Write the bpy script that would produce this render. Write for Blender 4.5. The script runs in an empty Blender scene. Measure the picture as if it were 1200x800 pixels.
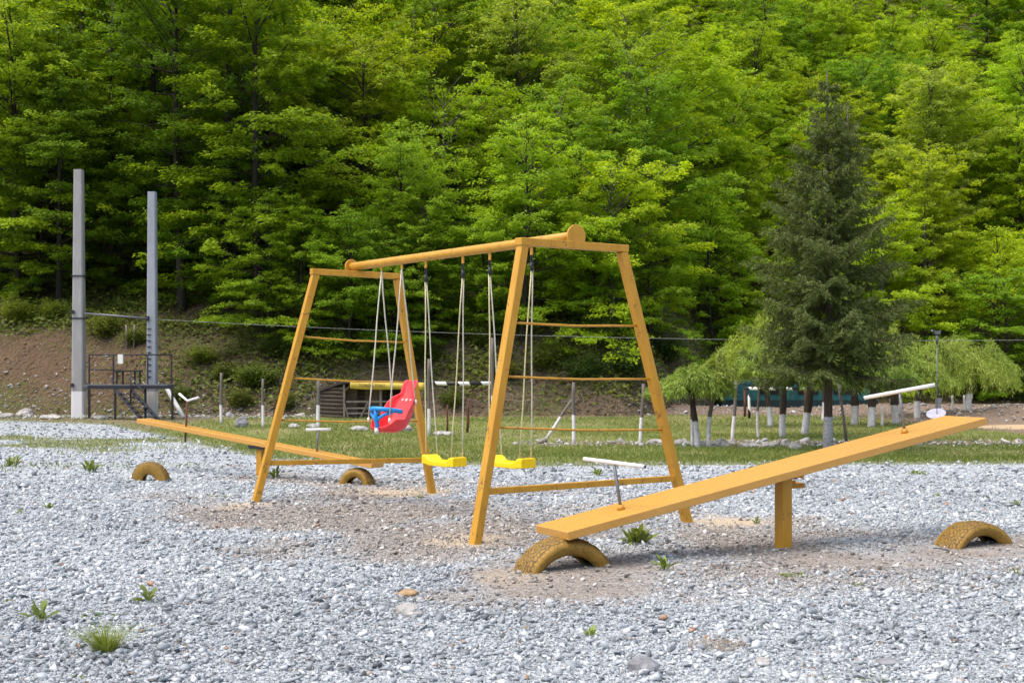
import bpy, bmesh, math, random
import numpy as np
from mathutils import Vector, Matrix, noise as mnoise

random.seed(7)
RNG = np.random.default_rng(11)
SC = bpy.context.scene
COL = SC.collection
R = math.radians

# ---------------------------------------------------------------- survey of the photograph
F, CX, HY, CAMH = 1560.0, 600.0, 424.0, 1.55      # focal length / horizon in photo pixels, eye height in metres

def at(px, py, Y):
    return Vector(((px - CX) * Y / F, Y, CAMH - (py - HY) * Y / F))

def on_ground(px, py):
    Y = F * CAMH / (py - HY)
    return Vector(((px - CX) * Y / F, Y, 0.0))

def sm(a, b, x):
    t = np.clip((np.asarray(x, float) - a) / (b - a), 0, 1)
    return t * t * (3 - 2 * t)

# ---------------------------------------------------------------- cheap value noise for numpy arrays
_tab = np.random.default_rng(5).random((256, 256))
def vnoise(x, y, s=1.0):
    x = np.asarray(x, float) * s + 91.7; y = np.asarray(y, float) * s + 37.3
    xi = np.floor(x).astype(int); yi = np.floor(y).astype(int)
    fx = x - xi; fy = y - yi
    fx = fx * fx * (3 - 2 * fx); fy = fy * fy * (3 - 2 * fy)
    g = lambda i, j: _tab[i % 256, j % 256]
    return (g(xi, yi) * (1 - fx) + g(xi + 1, yi) * fx) * (1 - fy) + (g(xi, yi + 1) * (1 - fx) + g(xi + 1, yi + 1) * fx) * fy
def fbm(x, y, s=1.0, o=4):
    v = 0; a = .5; n = 0
    for k in range(o):
        v = v + a * vnoise(x, y, s * 2 ** k); n += a; a *= .5
    return v / n

# ---------------------------------------------------------------- terrain
def gravel_edge(x):
    xs = [-90, -13.8, -10, -7, -3.8, 0, 8, 14, 90]
    ys = [36.3, 36.0, 33.5, 28, 21.9, 20.6, 21.0, 22.2, 22.5]
    return np.interp(x, xs, ys)

def bank_line(x):
    return 38.4 + 11.5 * sm(3.0, 9.5, x) + 0.8 * (vnoise(x, 0 * np.asarray(x, float), .22) - .5)

def flat_z(x, y):
    berm = .20 * np.exp(-((np.asarray(y, float) - 40.6 - .04 * np.asarray(x, float)) / .9) ** 2) * sm(1.5, 5, x) * (.6 + .8 * vnoise(x, y, .5))
    mound = (.16 + .34 * fbm(x, y, .9, 4)) * np.exp(-(((np.asarray(x, float) - 14.4) / 2.6) ** 2 + ((np.asarray(y, float) - 37) / 2.2) ** 2))
    und = .05 * (fbm(x, y, .35, 3) - .5) * sm(18, 24, y)
    return berm * sm(36, 38.5, y) + mound + und

def hill_z(x, y):
    x = np.asarray(x, float); y = np.asarray(y, float)
    d = np.maximum(y - bank_line(x), 0)
    left = sm(-3, -9, x); right = sm(5, 10, x)
    bank = .78 * np.minimum(d, 3.1)
    d2 = np.maximum(d - 3.1, 0)
    g1 = .44 - .10 * left + .04 * right
    up = g1 * np.minimum(d2, 9) + .66 * np.maximum(d2 - 9, 0)
    h = bank * (1 - .75 * right) + up
    h = h + sm(0, 4, d) * (fbm(x, y, .3, 4) - .5) * 1.1
    h = h + sm(0, .8, d) * (fbm(x, y, 1.7, 3) - .45) * .35
    return h

def ground_z(x, y):
    return np.where(np.asarray(y, float) > bank_line(x), hill_z(x, y), 0) + flat_z(x, y)

def gz(x, y):
    return float(ground_z(np.array([x]), np.array([y]))[0])

# bare soil round the swings and tyres: (px, py, half width px, half height px, strength)
SOIL = [(400, 604, 190, 40, 1.1), (560, 616, 160, 40, 1.0), (640, 682, 140, 24, 1.1), (700, 655, 130, 24, .9), (870, 640, 130, 34, .95),
        (1140, 648, 150, 16, 1.1), (980, 655, 120, 14, .8), (420, 580, 120, 20, .9), (250, 585, 60, 12, .4), (800, 690, 260, 20, .35), (640, 600, 200, 30, .5), (480, 628, 190, 34, .9), (900, 662, 200, 22, .5)]
FINE = [(640, 684, 130, 20, 1.2), (700, 660, 110, 18, .9), (1140, 648, 150, 13, 1.2), (960, 652, 90, 9, .7)]
SAND = [(470, 576, 75, 6, .9), (285, 588, 45, 6, .8), (846, 610, 50, 7, 1.0), (552, 632, 40, 7, .6), (585, 676, 40, 8, .3)]
def patch(lst, x, y):
    x = np.asarray(x, float); y = np.maximum(np.asarray(y, float), 3.0)
    px = CX + x / y * F; py = HY + CAMH / y * F
    m = np.zeros_like(x)
    n = (fbm(x, y, .9, 5) - .5) * 2.6
    for a, b, c, d, s in lst:
        q = np.sqrt(((px - a) / c) ** 2 + ((py - b) / d) ** 2)
        m = np.maximum(m, s * (1 - sm(.1, 1.35, q + n)))
    return np.clip(m, 0, 1)

# ---------------------------------------------------------------- object plumbing
def tag(o, label=None, cat=None, group=None, kind=None):
    if label: o['label'] = label
    if cat: o['category'] = cat
    if group: o['group'] = group
    if kind: o['kind'] = kind
    return o

def thing(name, label, cat, loc=(0, 0, 0), group=None, rotz=0.0):
    o = bpy.data.objects.new(name, None)
    o.empty_display_size = .2
    COL.objects.link(o)
    o.location = loc
    o.rotation_euler = (0, 0, rotz)
    tag(o, label, cat, group)
    o['base'] = list(loc)
    return o

def root_base(o):
    while o.parent is not None:
        o = o.parent
    return Vector(o['base']) if 'base' in o else Vector((0, 0, 0))

class MB:
    def __init__(self): self.v = []; self.f = []; self.s = []
    def add(self, vs, fs, smooth=False):
        n = len(self.v)
        self.v += [Vector(p) for p in vs]
        self.f += [[i + n for i in q] for q in fs]
        self.s += [smooth] * len(fs)
        return self
    def box(self, c, hx, hy, hz, ax=None):
        c = Vector(c)
        a = ax or (Vector((1, 0, 0)), Vector((0, 1, 0)), Vector((0, 0, 1)))
        vs = [c + a[0] * hx * i + a[1] * hy * j + a[2] * hz * k for i in (-1, 1) for j in (-1, 1) for k in (-1, 1)]
        return self.add(vs, [(0, 1, 3, 2), (4, 6, 7, 5), (0, 4, 5, 1), (2, 3, 7, 6), (0, 2, 6, 4), (1, 5, 7, 3)])
    def bar(self, p0, p1, w, h, side):
        p0 = Vector(p0); p1 = Vector(p1)
        d = (p1 - p0); L = d.length; d.normalize()
        s = Vector(side); s = (s - d * s.dot(d)).normalized()
        u = s.cross(d).normalized()
        return self.box((p0 + p1) / 2, L / 2, w / 2, h / 2, (d, s, u))
    def tube(self, pts, r, n=8, cap=True, smooth=True):
        pts = [Vector(p) for p in pts]
        rs = r if isinstance(r, (list, tuple, np.ndarray)) else [r] * len(pts)
        vs = []; ref = None
        for i, p in enumerate(pts):
            t = (pts[min(i + 1, len(pts) - 1)] - pts[max(i - 1, 0)]).normalized()
            if ref is None:
                ref = Vector((0, 0, 1)) if abs(t.z) < .9 else Vector((1, 0, 0))
            a = (ref - t * ref.dot(t)).normalized(); ref = a
            b = t.cross(a)
            for k in range(n):
                q = 2 * math.pi * k / n
                vs.append(p + (a * math.cos(q) + b * math.sin(q)) * rs[i])
        fs = []
        for i in range(len(pts) - 1):
            for k in range(n):
                fs.append((i * n + k, i * n + (k + 1) % n, (i + 1) * n + (k + 1) % n, (i + 1) * n + k))
        self.add(vs, fs, smooth)
        if cap:
            m = len(self.v) - len(vs)
            self.f.append([m + k for k in range(n)][::-1]); self.s.append(False)
            self.f.append([m + (len(pts) - 1) * n + k for k in range(n)]); self.s.append(False)
        return self
    def build(self, name, mat, parent=None, base=None, bevel=0, seg=2):
        me = bpy.data.meshes.new(name)
        b = root_base(parent) if parent is not None else Vector(base or (0, 0, 0))
        me.from_pydata([tuple(p - b) for p in self.v], [], self.f)
        me.polygons.foreach_set('use_smooth', self.s)
        me.update()
        o = bpy.data.objects.new(name, me)
        COL.objects.link(o)
        me.materials.append(mat)
        if parent is not None: o.parent = parent
        else: o.location = b
        if bevel:
            m = o.modifiers.new('bevel', 'BEVEL'); m.width = bevel; m.segments = seg; m.limit_method = 'ANGLE'; m.angle_limit = R(35)
        return o

def np_mesh(name, verts, faces, mat, attrs=None, smooth=False):
    """verts (N,3), faces (M,k) arrays -> mesh data"""
    me = bpy.data.meshes.new(name)
    n = len(verts); m, k = faces.shape
    me.vertices.add(n); me.vertices.foreach_set('co', np.ascontiguousarray(verts, dtype=np.float32).ravel())
    me.loops.add(m * k); me.loops.foreach_set('vertex_index', np.ascontiguousarray(faces, dtype=np.int32).ravel())
    me.polygons.add(m); me.polygons.foreach_set('loop_start', np.arange(0, m * k, k, dtype=np.int32))
    if smooth: me.polygons.foreach_set('use_smooth', np.ones(m, dtype=bool))
    me.update(calc_edges=True)
    for nm, arr in (attrs or {}).items():
        a = me.attributes.new(nm, 'FLOAT', 'POINT'); a.data.foreach_set('value', np.ascontiguousarray(arr, dtype=np.float32))
    me.materials.append(mat)
    return me

def link(name, me, parent=None, loc=None):
    o = bpy.data.objects.new(name, me); COL.objects.link(o)
    if parent is not None: o.parent = parent
    if loc is not None: o.location = loc
    return o

def norm(a): return a / np.maximum(np.linalg.norm(a, axis=1, keepdims=True), 1e-9)

def leaf_mesh(name, pos, direc, up, L, Wd, tone, mat, droop=.18):
    """one rhombic leaf per position"""
    d = norm(direc); s = norm(np.cross(d, up)); u = np.cross(s, d)
    L = np.asarray(L)[:, None]; Wd = np.asarray(Wd)[:, None]
    v0 = pos
    v1 = pos + d * L * .45 + s * Wd * .5 - u * L * .04
    v2 = pos + d * L - u * L * droop
    v3 = pos + d * L * .45 - s * Wd * .5 - u * L * .04
    n = len(pos)
    V = np.stack([v0, v1, v2, v3], 1).reshape(-1, 3)
    Fc = np.arange(4 * n).reshape(n, 4)
    return np_mesh(name, V, Fc, mat, {'tone': np.repeat(tone, 4)})

def oblong_leaves(name, pos, direc, up, L, Wd, tone, mat, bend=.35):
    d = norm(direc); s = norm(np.cross(d, up)); u = np.cross(s, d); n = len(pos)
    L = np.asarray(L)[:, None]; Wd = np.asarray(Wd)[:, None]; B = RNG.uniform(.2, 1.2, n)[:, None] * bend
    V = []
    for q, w in ((0, .12), (.3, .55), (.62, 1.0), (.85, .72), (1.0, .08)):
        c = pos + d * L * q - u * L * B * q * q
        V += [c - s * Wd * .5 * w + u * Wd * .12 * w, c + s * Wd * .5 * w + u * Wd * .12 * w]
    V = np.stack(V, 1).reshape(-1, 3); b = np.arange(n)[:, None] * 10
    Fc = np.concatenate([np.concatenate([b + 2 * i, b + 2 * i + 1, b + 2 * i + 3, b + 2 * i + 2], 1) for i in range(4)])
    return np_mesh(name, V, Fc, mat, {'tone': np.repeat(tone, 10)}, smooth=True)

# ---------------------------------------------------------------- materials
class NT:
    def __init__(self, name):
        self.m = bpy.data.materials.new(name); self.m.use_nodes = True
        self.t = self.m.node_tree; self.t.nodes.clear()
        self.out = self.n('ShaderNodeOutputMaterial')
    def n(self, typ, **kw):
        o = self.t.nodes.new(typ)
        for k, v in kw.items():
            if k.startswith('_'): setattr(o, k[1:], v)
        for k, v in kw.items():
            if not k.startswith('_'):
                s = o.inputs[int(k[1:])] if k[0] == 'i' and k[1:].isdigit() else o.inputs[k.replace('__', ' ')]
                if isinstance(v, tuple) and len(v) == 2 and hasattr(v[0], 'outputs'): self.t.links.new(v[0].outputs[v[1]], s)
                elif hasattr(v, 'outputs'): self.t.links.new(v.outputs[0], s)
                elif isinstance(v, (tuple, list)) and len(v) == 3 and s.type == 'RGBA': s.default_value = (*v, 1)
                else: s.default_value = v
        return o
    def l(self, a, b): self.t.links.new(a, b)
    def coord(self, scale=None, what='Object'):
        c = self.n('ShaderNodeTexCoord')
        mp = self.n('ShaderNodeMapping'); self.l(c.outputs[what], mp.inputs[0])
        if scale is not None: mp.inputs['Scale'].default_value = scale if isinstance(scale, tuple) else (scale,) * 3
        return mp
    def noise(self, vec, scale, detail=4, rough=.6):
        return self.n('ShaderNodeTexNoise', Vector=vec, Scale=scale, Detail=detail, Roughness=rough)
    def ramp(self, fac, stops, interp='LINEAR'):
        r = self.n('ShaderNodeValToRGB'); r.color_ramp.interpolation = interp
        e = r.color_ramp.elements
        while len(e) < len(stops): e.new(.5)
        for i, (p, c) in enumerate(stops):
            e[i].position = p; e[i].color = (*c, 1) if len(c) == 3 else c
        self.l(fac if not hasattr(fac, 'outputs') else fac.outputs[0], r.inputs[0])
        return r
    def mix(self, fac, a, b, mode='MIX'):
        x = self.t.nodes.new('ShaderNodeMix'); x.data_type = 'RGBA'; x.blend_type = mode
        for s, v in ((x.inputs[0], fac), (x.inputs[6], a), (x.inputs[7], b)):
            if hasattr(v, 'outputs'): self.l(v.outputs[2] if v.bl_idname == 'ShaderNodeMix' else v.outputs[0], s)
            elif hasattr(v, 'is_output'): self.l(v, s)
            elif isinstance(v, (tuple, list)): s.default_value = (*v, 1)
            else: s.default_value = v
        return x
    def math(self, op, a, b=None, clamp=False):
        x = self.n('ShaderNodeMath', _operation=op, _use_clamp=clamp)
        for i, v in enumerate((a, b)):
            if v is None: continue
            if hasattr(v, 'outputs'): self.l(v.outputs[0], x.inputs[i])
            elif hasattr(v, 'is_output'): self.l(v, x.inputs[i])
            else: x.inputs[i].default_value = v
        return x
    def attr(self, name): return self.n('ShaderNodeAttribute', _attribute_name=name).outputs['Fac']
    def bump(self, h, strength=.4, dist=.01):
        b = self.n('ShaderNodeBump', Strength=strength, Distance=dist)
        self.l(h.outputs[0] if hasattr(h, 'outputs') else h, b.inputs['Height']); return b
    def principled(self, color, rough=.6, bump=None, metal=0., spec=.4):
        p = self.n('ShaderNodeBsdfPrincipled')
        if hasattr(color, 'outputs'): self.l(color.outputs[2] if color.bl_idname == 'ShaderNodeMix' else color.outputs[0], p.inputs['Base Color'])
        else: p.inputs['Base Color'].default_value = (*color, 1)
        if hasattr(rough, 'outputs'): self.l(rough.outputs[0], p.inputs['Roughness'])
        else: p.inputs['Roughness'].default_value = rough
        p.inputs['Metallic'].default_value = metal
        p.inputs['Specular IOR Level'].default_value = spec
        if bump is not None: self.l(bump.outputs[0], p.inputs['Normal'])
        self.l(p.outputs[0], self.out.inputs[0])
        return p

def mixout(x): return x.outputs[2]

def painted(name, base, dark, chip, rough=.42, grain=(3, 3, 3), chips=.62):
    k = NT(name); c = k.coord()
    g = k.coord(grain)
    n1 = k.noise(g, 1.6, 5, .6); n2 = k.noise(c, 38, 4, .6); n3 = k.noise(c, 9, 3, .5)
    a = k.mix(k.ramp(n1, [(.35, (0, 0, 0)), (.7, (1, 1, 1))]), base, dark)
    a = k.mix(k.ramp(k.math('MULTIPLY', n2, n3), [(chips * .56, (0, 0, 0)), (chips * .62, (1, 1, 1))]), a, chip)
    b = k.bump(k.math('ADD', n1, k.math('MULTIPLY', n2, .5)), .25, .004)
    k.principled(a, k.math('ADD', k.math('MULTIPLY', n1, .25), rough - .1), b, spec=.45)
    return k.m

M = {}
M['paint'] = painted('ochre_paint', (.55, .292, .028), (.46, .222, .016), (.25, .13, .03), .42, (6, 6, 1.2))
M['plank'] = painted('ochre_plank_paint', (.58, .315, .075), (.53, .275, .055), (.36, .20, .07), .24, (3, 14, 14), .84)  # base paler than the frame paint, with some sky sheen put into the colour
M['tyre'] = None
M['yellow_plastic'] = None

def simple(name, col, rough=.5, var=.12, scale=12, metal=0., bump=.15, bd=.004):
    k = NT(name); c = k.coord(); n = k.noise(c, scale, 5, .6)
    lo = tuple(x * (1 - var * 2) for x in col); hi = tuple(min(1, x * (1 + var)) for x in col)
    a = k.mix(k.ramp(n, [(.3, (0, 0, 0)), (.7, (1, 1, 1))]), lo, hi)
    k.principled(a, rough, k.bump(n, bump, bd), metal)
    return k.m

M['yellow_plastic'] = simple('yellow_plastic', (.90, .62, .004), .3, .04, 25, bump=.05)
M['red_plastic'] = simple('red_plastic', (.84, .05, .058), .33, .06, 14, bump=.05)
M['blue_plastic'] = simple('blue_plastic', (.012, .25, .66), .35, .05, 14, bump=.05)
M['white_plastic'] = simple('white_plastic', (.75, .75, .73), .4, .06, 30)
M['rope'] = simple('pale_rope', (.58, .56, .45), .8, .15, 60, bump=.4)
M['yellow_rope'] = simple('yellowed_rope', (.60, .54, .30), .8, .15, 60, bump=.4)
M['black_metal'] = simple('black_metal', (.02, .022, .03), .5, .2, 20)
M['grey_metal'] = simple('galvanised_metal', (.17, .18, .2), .45, .15, 30, .4)
M['white_paint'] = simple('white_paint', (.74, .74, .72), .5, .08, 22)
M['grey_dish'] = simple('pale_lilac_dish', (.40, .40, .50), .5, .1, 9)
M['rust'] = simple('rusty_iron', (.14, .05, .03), .85, .3, 20)
M['teal'] = simple('teal_sheet', (.022, .13, .13), .5, .2, 3)
M['teal_dark'] = simple('dark_teal_sheet', (.008, .03, .032), .6, .2, 3)
M['banner'] = simple('yellow_banner_cloth', (.66, .50, .09), .7, .15, 3)
M['ink'] = simple('dark_lettering', (.05, .04, .03), .8, .05, 5)
M['old_roof'] = simple('dark_tarred_roof', (.03, .026, .024), .9, .3, 6)
M['deadstick'] = simple('grey_stick_wood', (.22, .19, .16), .85, .2, 20)
M['cable'] = simple('grey_cable', (.22, .23, .24), .6, .05, 5)
M['rock'] = simple('pale_limestone', (.40, .39, .37), .9, .3, 7, bump=.7, bd=.03)
M['rock_grey'] = simple('grey_limestone', (.24, .245, .26), .9, .3, 7, bump=.7, bd=.03)

def striped():
    k = NT('black_white_stripes'); c = k.coord()
    sx = k.n('ShaderNodeSeparateXYZ'); k.l(c.outputs[0], sx.inputs[0])
    w = k.math('FRACT', k.math('ADD', k.math('MULTIPLY', k.math('ADD', k.math('ADD', sx.outputs[0], 0), k.math('MULTIPLY', sx.outputs[2], .63)), 2.05), .25))
    a = k.mix(k.ramp(w, [(.52, (0, 0, 0)), (.53, (1, 1, 1))], 'CONSTANT'), (.014, .014, .016), (.78, .78, .76))
    k.principled(a, .5); return k.m
M['stripes'] = striped()

def post_paint():
    k = NT('weathered_post_half_whitewashed'); c = k.coord()
    sx = k.n('ShaderNodeSeparateXYZ'); k.l(c.outputs[0], sx.inputs[0])
    n = k.noise(k.coord((30, 30, 4)), 1.5, 5); n2 = k.noise(c, 30, 4)
    wood = k.mix(n, (.085, .075, .065), (.19, .17, .15))
    white = k.mix(k.ramp(n2, [(.3, (0, 0, 0)), (.6, (1, 1, 1))]), (.52, .51, .5), (.76, .76, .77))
    e = k.math('ADD', sx.outputs[2], k.math('MULTIPLY', n2, .05))
    f = k.ramp(k.math('SUBTRACT', e, k.attr('paint_top')), [(.0, (1, 1, 1)), (.012, (0, 0, 0))])
    a = k.mix(f, wood, white)
    k.principled(a, .8, k.bump(n, .5, .01)); return k.m
M['post'] = post_paint()

def concrete(name, col):
    k = NT(name); c = k.coord(); n = k.noise(k.coord((1, 1, .25)), 6, 6, .7); n2 = k.noise(c, 70, 3)
    sx = k.n('ShaderNodeSeparateXYZ'); k.l(c.outputs[0], sx.inputs[0])
    a = k.mix(k.ramp(n, [(.3, (0, 0, 0)), (.72, (1, 1, 1))]), tuple(x * .72 for x in col), col)
    a = k.mix(k.ramp(n2, [(.62, (0, 0, 0)), (.72, (.6, .6, .6))]), a, tuple(x * .45 for x in col))
    e = k.math('ADD', sx.outputs[2], k.math('MULTIPLY', n, .06))
    a = k.mix(k.ramp(k.math('SUBTRACT', e, .76), [(.0, (1, 1, 1)), (.02, (0, 0, 0))]), a, (.68, .69, .71))
    k.principled(a, .85, k.bump(k.math('ADD', n, n2), .35, .01)); return k.m
M['concrete'] = concrete('grey_concrete', (.36, .355, .35))
M['concrete_cool'] = concrete('cool_grey_concrete', (.34, .37, .42))

def bark(name, c0, c1, white_to=None, scale=5):
    k = NT(name); c = k.coord((scale * 2.2, scale * 2.2, scale * .6)); n = k.noise(c, 2, 6, .7)
    a = k.mix(k.ramp(n, [(.32, (0, 0, 0)), (.68, (1, 1, 1))]), c0, c1)
    if white_to is not None:
        o = k.coord(); sx = k.n('ShaderNodeSeparateXYZ'); k.l(o.outputs[0], sx.inputs[0])
        n2 = k.noise(o, 25, 4)
        e = k.math('ADD', sx.outputs[2], k.math('MULTIPLY', n2, .07))
        w = k.mix(k.ramp(n2, [(.35, (0, 0, 0)), (.62, (1, 1, 1))]), (.40, .40, .42), (.66, .66, .70))
        a = k.mix(k.ramp(k.math('SUBTRACT', e, white_to), [(.0, (1, 1, 1)), (.02, (0, 0, 0))]), a, w)
    k.principled(a, .9, k.bump(n, .8, .03)); return k.m
M['bark_dark'] = bark('dark_bark', (.018, .015, .012), (.06, .052, .043))
M['bark_beech'] = bark('silver_beech_bark', (.045, .042, .037), (.15, .14, .13))
M['bark_willow'] = bark('willow_bark_whitewashed', (.02, .014, .011), (.075, .055, .042), .50)
M['bark_young'] = bark('young_bark_whitewashed', (.07, .055, .045), (.17, .15, .13), .58)
M['bark_spruce'] = bark('spruce_bark_whitewashed', (.05, .036, .028), (.13, .10, .08), .60)

def leafy(name, lo, hi, trans=.35, objcol=True, rough=.55):
    k = NT(name)
    oi = k.n('ShaderNodeObjectInfo')
    t = k.attr('tone')
    a = k.mix(t, lo, hi)
    if objcol: a = k.mix(1.0, mixout(a), oi.outputs['Color'], 'MULTIPLY')
    p = k.n('ShaderNodeBsdfPrincipled'); k.l(mixout(a), p.inputs['Base Color']); p.inputs['Roughness'].default_value = rough; p.inputs['Specular IOR Level'].default_value = .25
    tr = k.n('ShaderNodeBsdfTranslucent')
    b = k.mix(1.0, mixout(a), (1.25, 1.2, .55), 'MULTIPLY'); k.l(mixout(b), tr.inputs[0])
    mx = k.n('ShaderNodeMixShader'); mx.inputs[0].default_value = trans
    k.l(p.outputs[0], mx.inputs[1]); k.l(tr.outputs[0], mx.inputs[2]); k.l(mx.outputs[0], k.out.inputs[0])
    return k.m
M['beech_leaf'] = leafy('beech_leaves', (.155, .222, .011), (.395, .50, .030), .54)
M['spruce_needle'] = leafy('spruce_needles', (.05, .08, .020), (.165, .205, .056), .28)
M['willow_leaf'] = leafy('willow_leaves', (.17, .25, .04), (.38, .48, .12), .35)
M['bush_leaf'] = leafy('bush_leaves', (.08, .12, .018), (.21, .27, .05), .35)
M['grass_blade'] = leafy('grass_blades', (.11, .16, .032), (.27, .32, .09), .3)
M['weed_leaf'] = leafy('weed_leaves', (.09, .13, .03), (.25, .31, .085), .3)
M['dry_leaf'] = leafy('dry_leaves', (.09, .055, .03), (.26, .175, .10), .1)
M['dry_grass'] = leafy('dry_straw', (.20, .13, .07), (.42, .30, .18), .15)

def gravel_ground():
    k = NT('gravel_ground'); c = k.coord()
    v = k.n('ShaderNodeTexVoronoi', Vector=c, Scale=34.0); v2 = k.n('ShaderNodeTexVoronoi', Vector=c, Scale=78.0)
    n = k.noise(c, 1.2, 5); n3 = k.noise(c, 160, 3, .7); n4 = k.noise(c, 14, 5, .7)
    sp = k.n('ShaderNodeSeparateColor'); k.l(v.outputs['Color'], sp.inputs[0])
    sp2 = k.n('ShaderNodeSeparateColor'); k.l(v2.outputs['Color'], sp2.inputs[0])
    tone = k.math('ADD', k.math('MULTIPLY', sp.outputs[0], .55), k.math('MULTIPLY', sp2.outputs[1], .45))
    st = k.ramp(tone, [(.05, (.165, .182, .198)), (.35, (.30, .33, .354)), (.6, (.39, .427, .454)), (.95, (.51, .546, .57))])
    so = k.ramp(k.math('ADD', k.math('MULTIPLY', tone, .5), k.math('MULTIPLY', n3, .5)), [(.2, (.13, .112, .096)), (.5, (.25, .222, .195)), (.8, (.37, .335, .30))])
    sand = k.mix(n3, (.45, .35, .22), (.64, .52, .35))
    d = k.attr('soil'); s = k.attr('sand')
    dn = k.math('ADD', k.math('ADD', d, -.02), k.math('MULTIPLY', k.math('SUBTRACT', n4, .5), k.math('ADD', k.math('MULTIPLY', d, 1.1), .15)), True)
    a = k.mix(dn, st, so)
    a = k.mix(k.math('MULTIPLY', k.math('ADD', s, k.math('MULTIPLY', k.math('SUBTRACT', n4, .5), s), True), .85), mixout(a), mixout(sand))
    g = k.attr('green')
    gc = k.mix(n3, (.10, .12, .04), (.22, .22, .10))
    a = k.mix(k.ramp(k.math('MULTIPLY', g, k.math('ADD', n4, .35)), [(.42, (0, 0, 0)), (.58, (.9, .9, .9))]), mixout(a), mixout(gc))
    h = k.math('ADD', k.math('MULTIPLY', v.outputs['Distance'], -.8), k.math('ADD', k.math('MULTIPLY', v2.outputs['Distance'], -.4), k.math('MULTIPLY', n3, .25)))
    k.principled(a, .95, k.bump(h, .9, .02), spec=.2); return k.m
M['gravel_ground'] = gravel_ground()

def gravel_stone():
    k = NT('gravel_stones'); c = k.coord()
    t = k.attr('tone'); d = k.attr('soil')
    n = k.noise(c, 55, 4, .65)
    tt = k.math('ADD', t, k.math('MULTIPLY', k.math('SUBTRACT', n, .5), .35), True)
    st = k.ramp(tt, [(.0, (.085, .093, .106)), (.2, (.215, .240, .262)), (.5, (.345, .382, .408)), (.76, (.445, .484, .508)), (.92, (.53, .562, .58)), (1.0, (.64, .655, .66))])
    so = k.ramp(tt, [(.0, (.10, .085, .074)), (.3, (.22, .197, .174)), (.6, (.33, .305, .275)), (1.0, (.56, .54, .51))])
    a = k.mix(d, st, so)
    w = k.ramp(k.attr('warm'), [(.990, (0, 0, 0)), (.994, (1, 1, 1))])
    a = k.mix(w, mixout(a), (.34, .22, .15))
    k.principled(a, .85, k.bump(n, .35, .004), spec=.3); return k.m
M['gravel_stone'] = gravel_stone()

def field_mat():
    k = NT('grass_field'); c = k.coord()
    n = k.noise(c, .55, 5, .65); n2 = k.noise(c, 22, 5, .7); n3 = k.noise(c, 3, 4)
    g = k.mix(k.ramp(n2, [(.3, (0, 0, 0)), (.7, (1, 1, 1))]), (.10, .135, .035), (.22, .25, .075))
    g = k.mix(k.ramp(n, [(.42, (0, 0, 0)), (.62, (.8, .8, .8))]), mixout(g), (.27, .23, .12))
    b = k.mix(n2, (.12, .085, .06), (.30, .23, .175))
    s = k.attr('soil')
    f = k.ramp(k.math('ADD', s, k.math('MULTIPLY', k.math('SUBTRACT', n3, .5), .9)), [(.42, (0, 0, 0)), (.6, (1, 1, 1))])
    a = k.mix(f, mixout(g), mixout(b))
    a = k.mix(k.ramp(k.attr('sand'), [(.4, (0, 0, 0)), (.6, (1, 1, 1))]), mixout(a), (.48, .36, .22))
    k.principled(a, .95, k.bump(n2, .8, .05), spec=.15); return k.m
M['field'] = field_mat()

def hill_mat():
    k = NT('hillside_soil'); c = k.coord()
    n = k.noise(c, .45, 5, .65); n2 = k.noise(c, 9, 6, .75); v = k.n('ShaderNodeTexVoronoi', Vector=c, Scale=9.0)
    litter = k.mix(k.ramp(n2, [(.3, (0, 0, 0)), (.72, (1, 1, 1))]), (.07, .054, .037), (.21, .16, .112))
    earth = k.mix(n2, (.095, .062, .04), (.20, .14, .092))
    e = k.ramp(k.math('ADD', k.attr('soil'), k.math('MULTIPLY', k.math('SUBTRACT', n, .5), .8)), [(.4, (0, 0, 0)), (.62, (1, 1, 1))])
    a = k.mix(e, mixout(litter), mixout(earth))
    gr = k.ramp(k.math('MULTIPLY', n, n2), [(.22, (0, 0, 0)), (.34, (.75, .75, .75))])
    a = k.mix(gr, mixout(a), (.10, .12, .035))
    st = k.ramp(v.outputs['Distance'], [(.16, (.85, .85, .85)), (.24, (0, 0, 0))])
    st = k.math('MULTIPLY', st, k.math('MULTIPLY', k.ramp(k.noise(c, 2.2, 3), [(.55, (0, 0, 0)), (.65, (1, 1, 1))]), k.attr('soil')))
    a = k.mix(st, mixout(a), (.36, .31, .27))
    k.principled(a, .97, k.bump(k.math('ADD', n2, v.outputs['Distance']), .9, .1), spec=.1); return k.m
M['hill'] = hill_mat()

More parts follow.
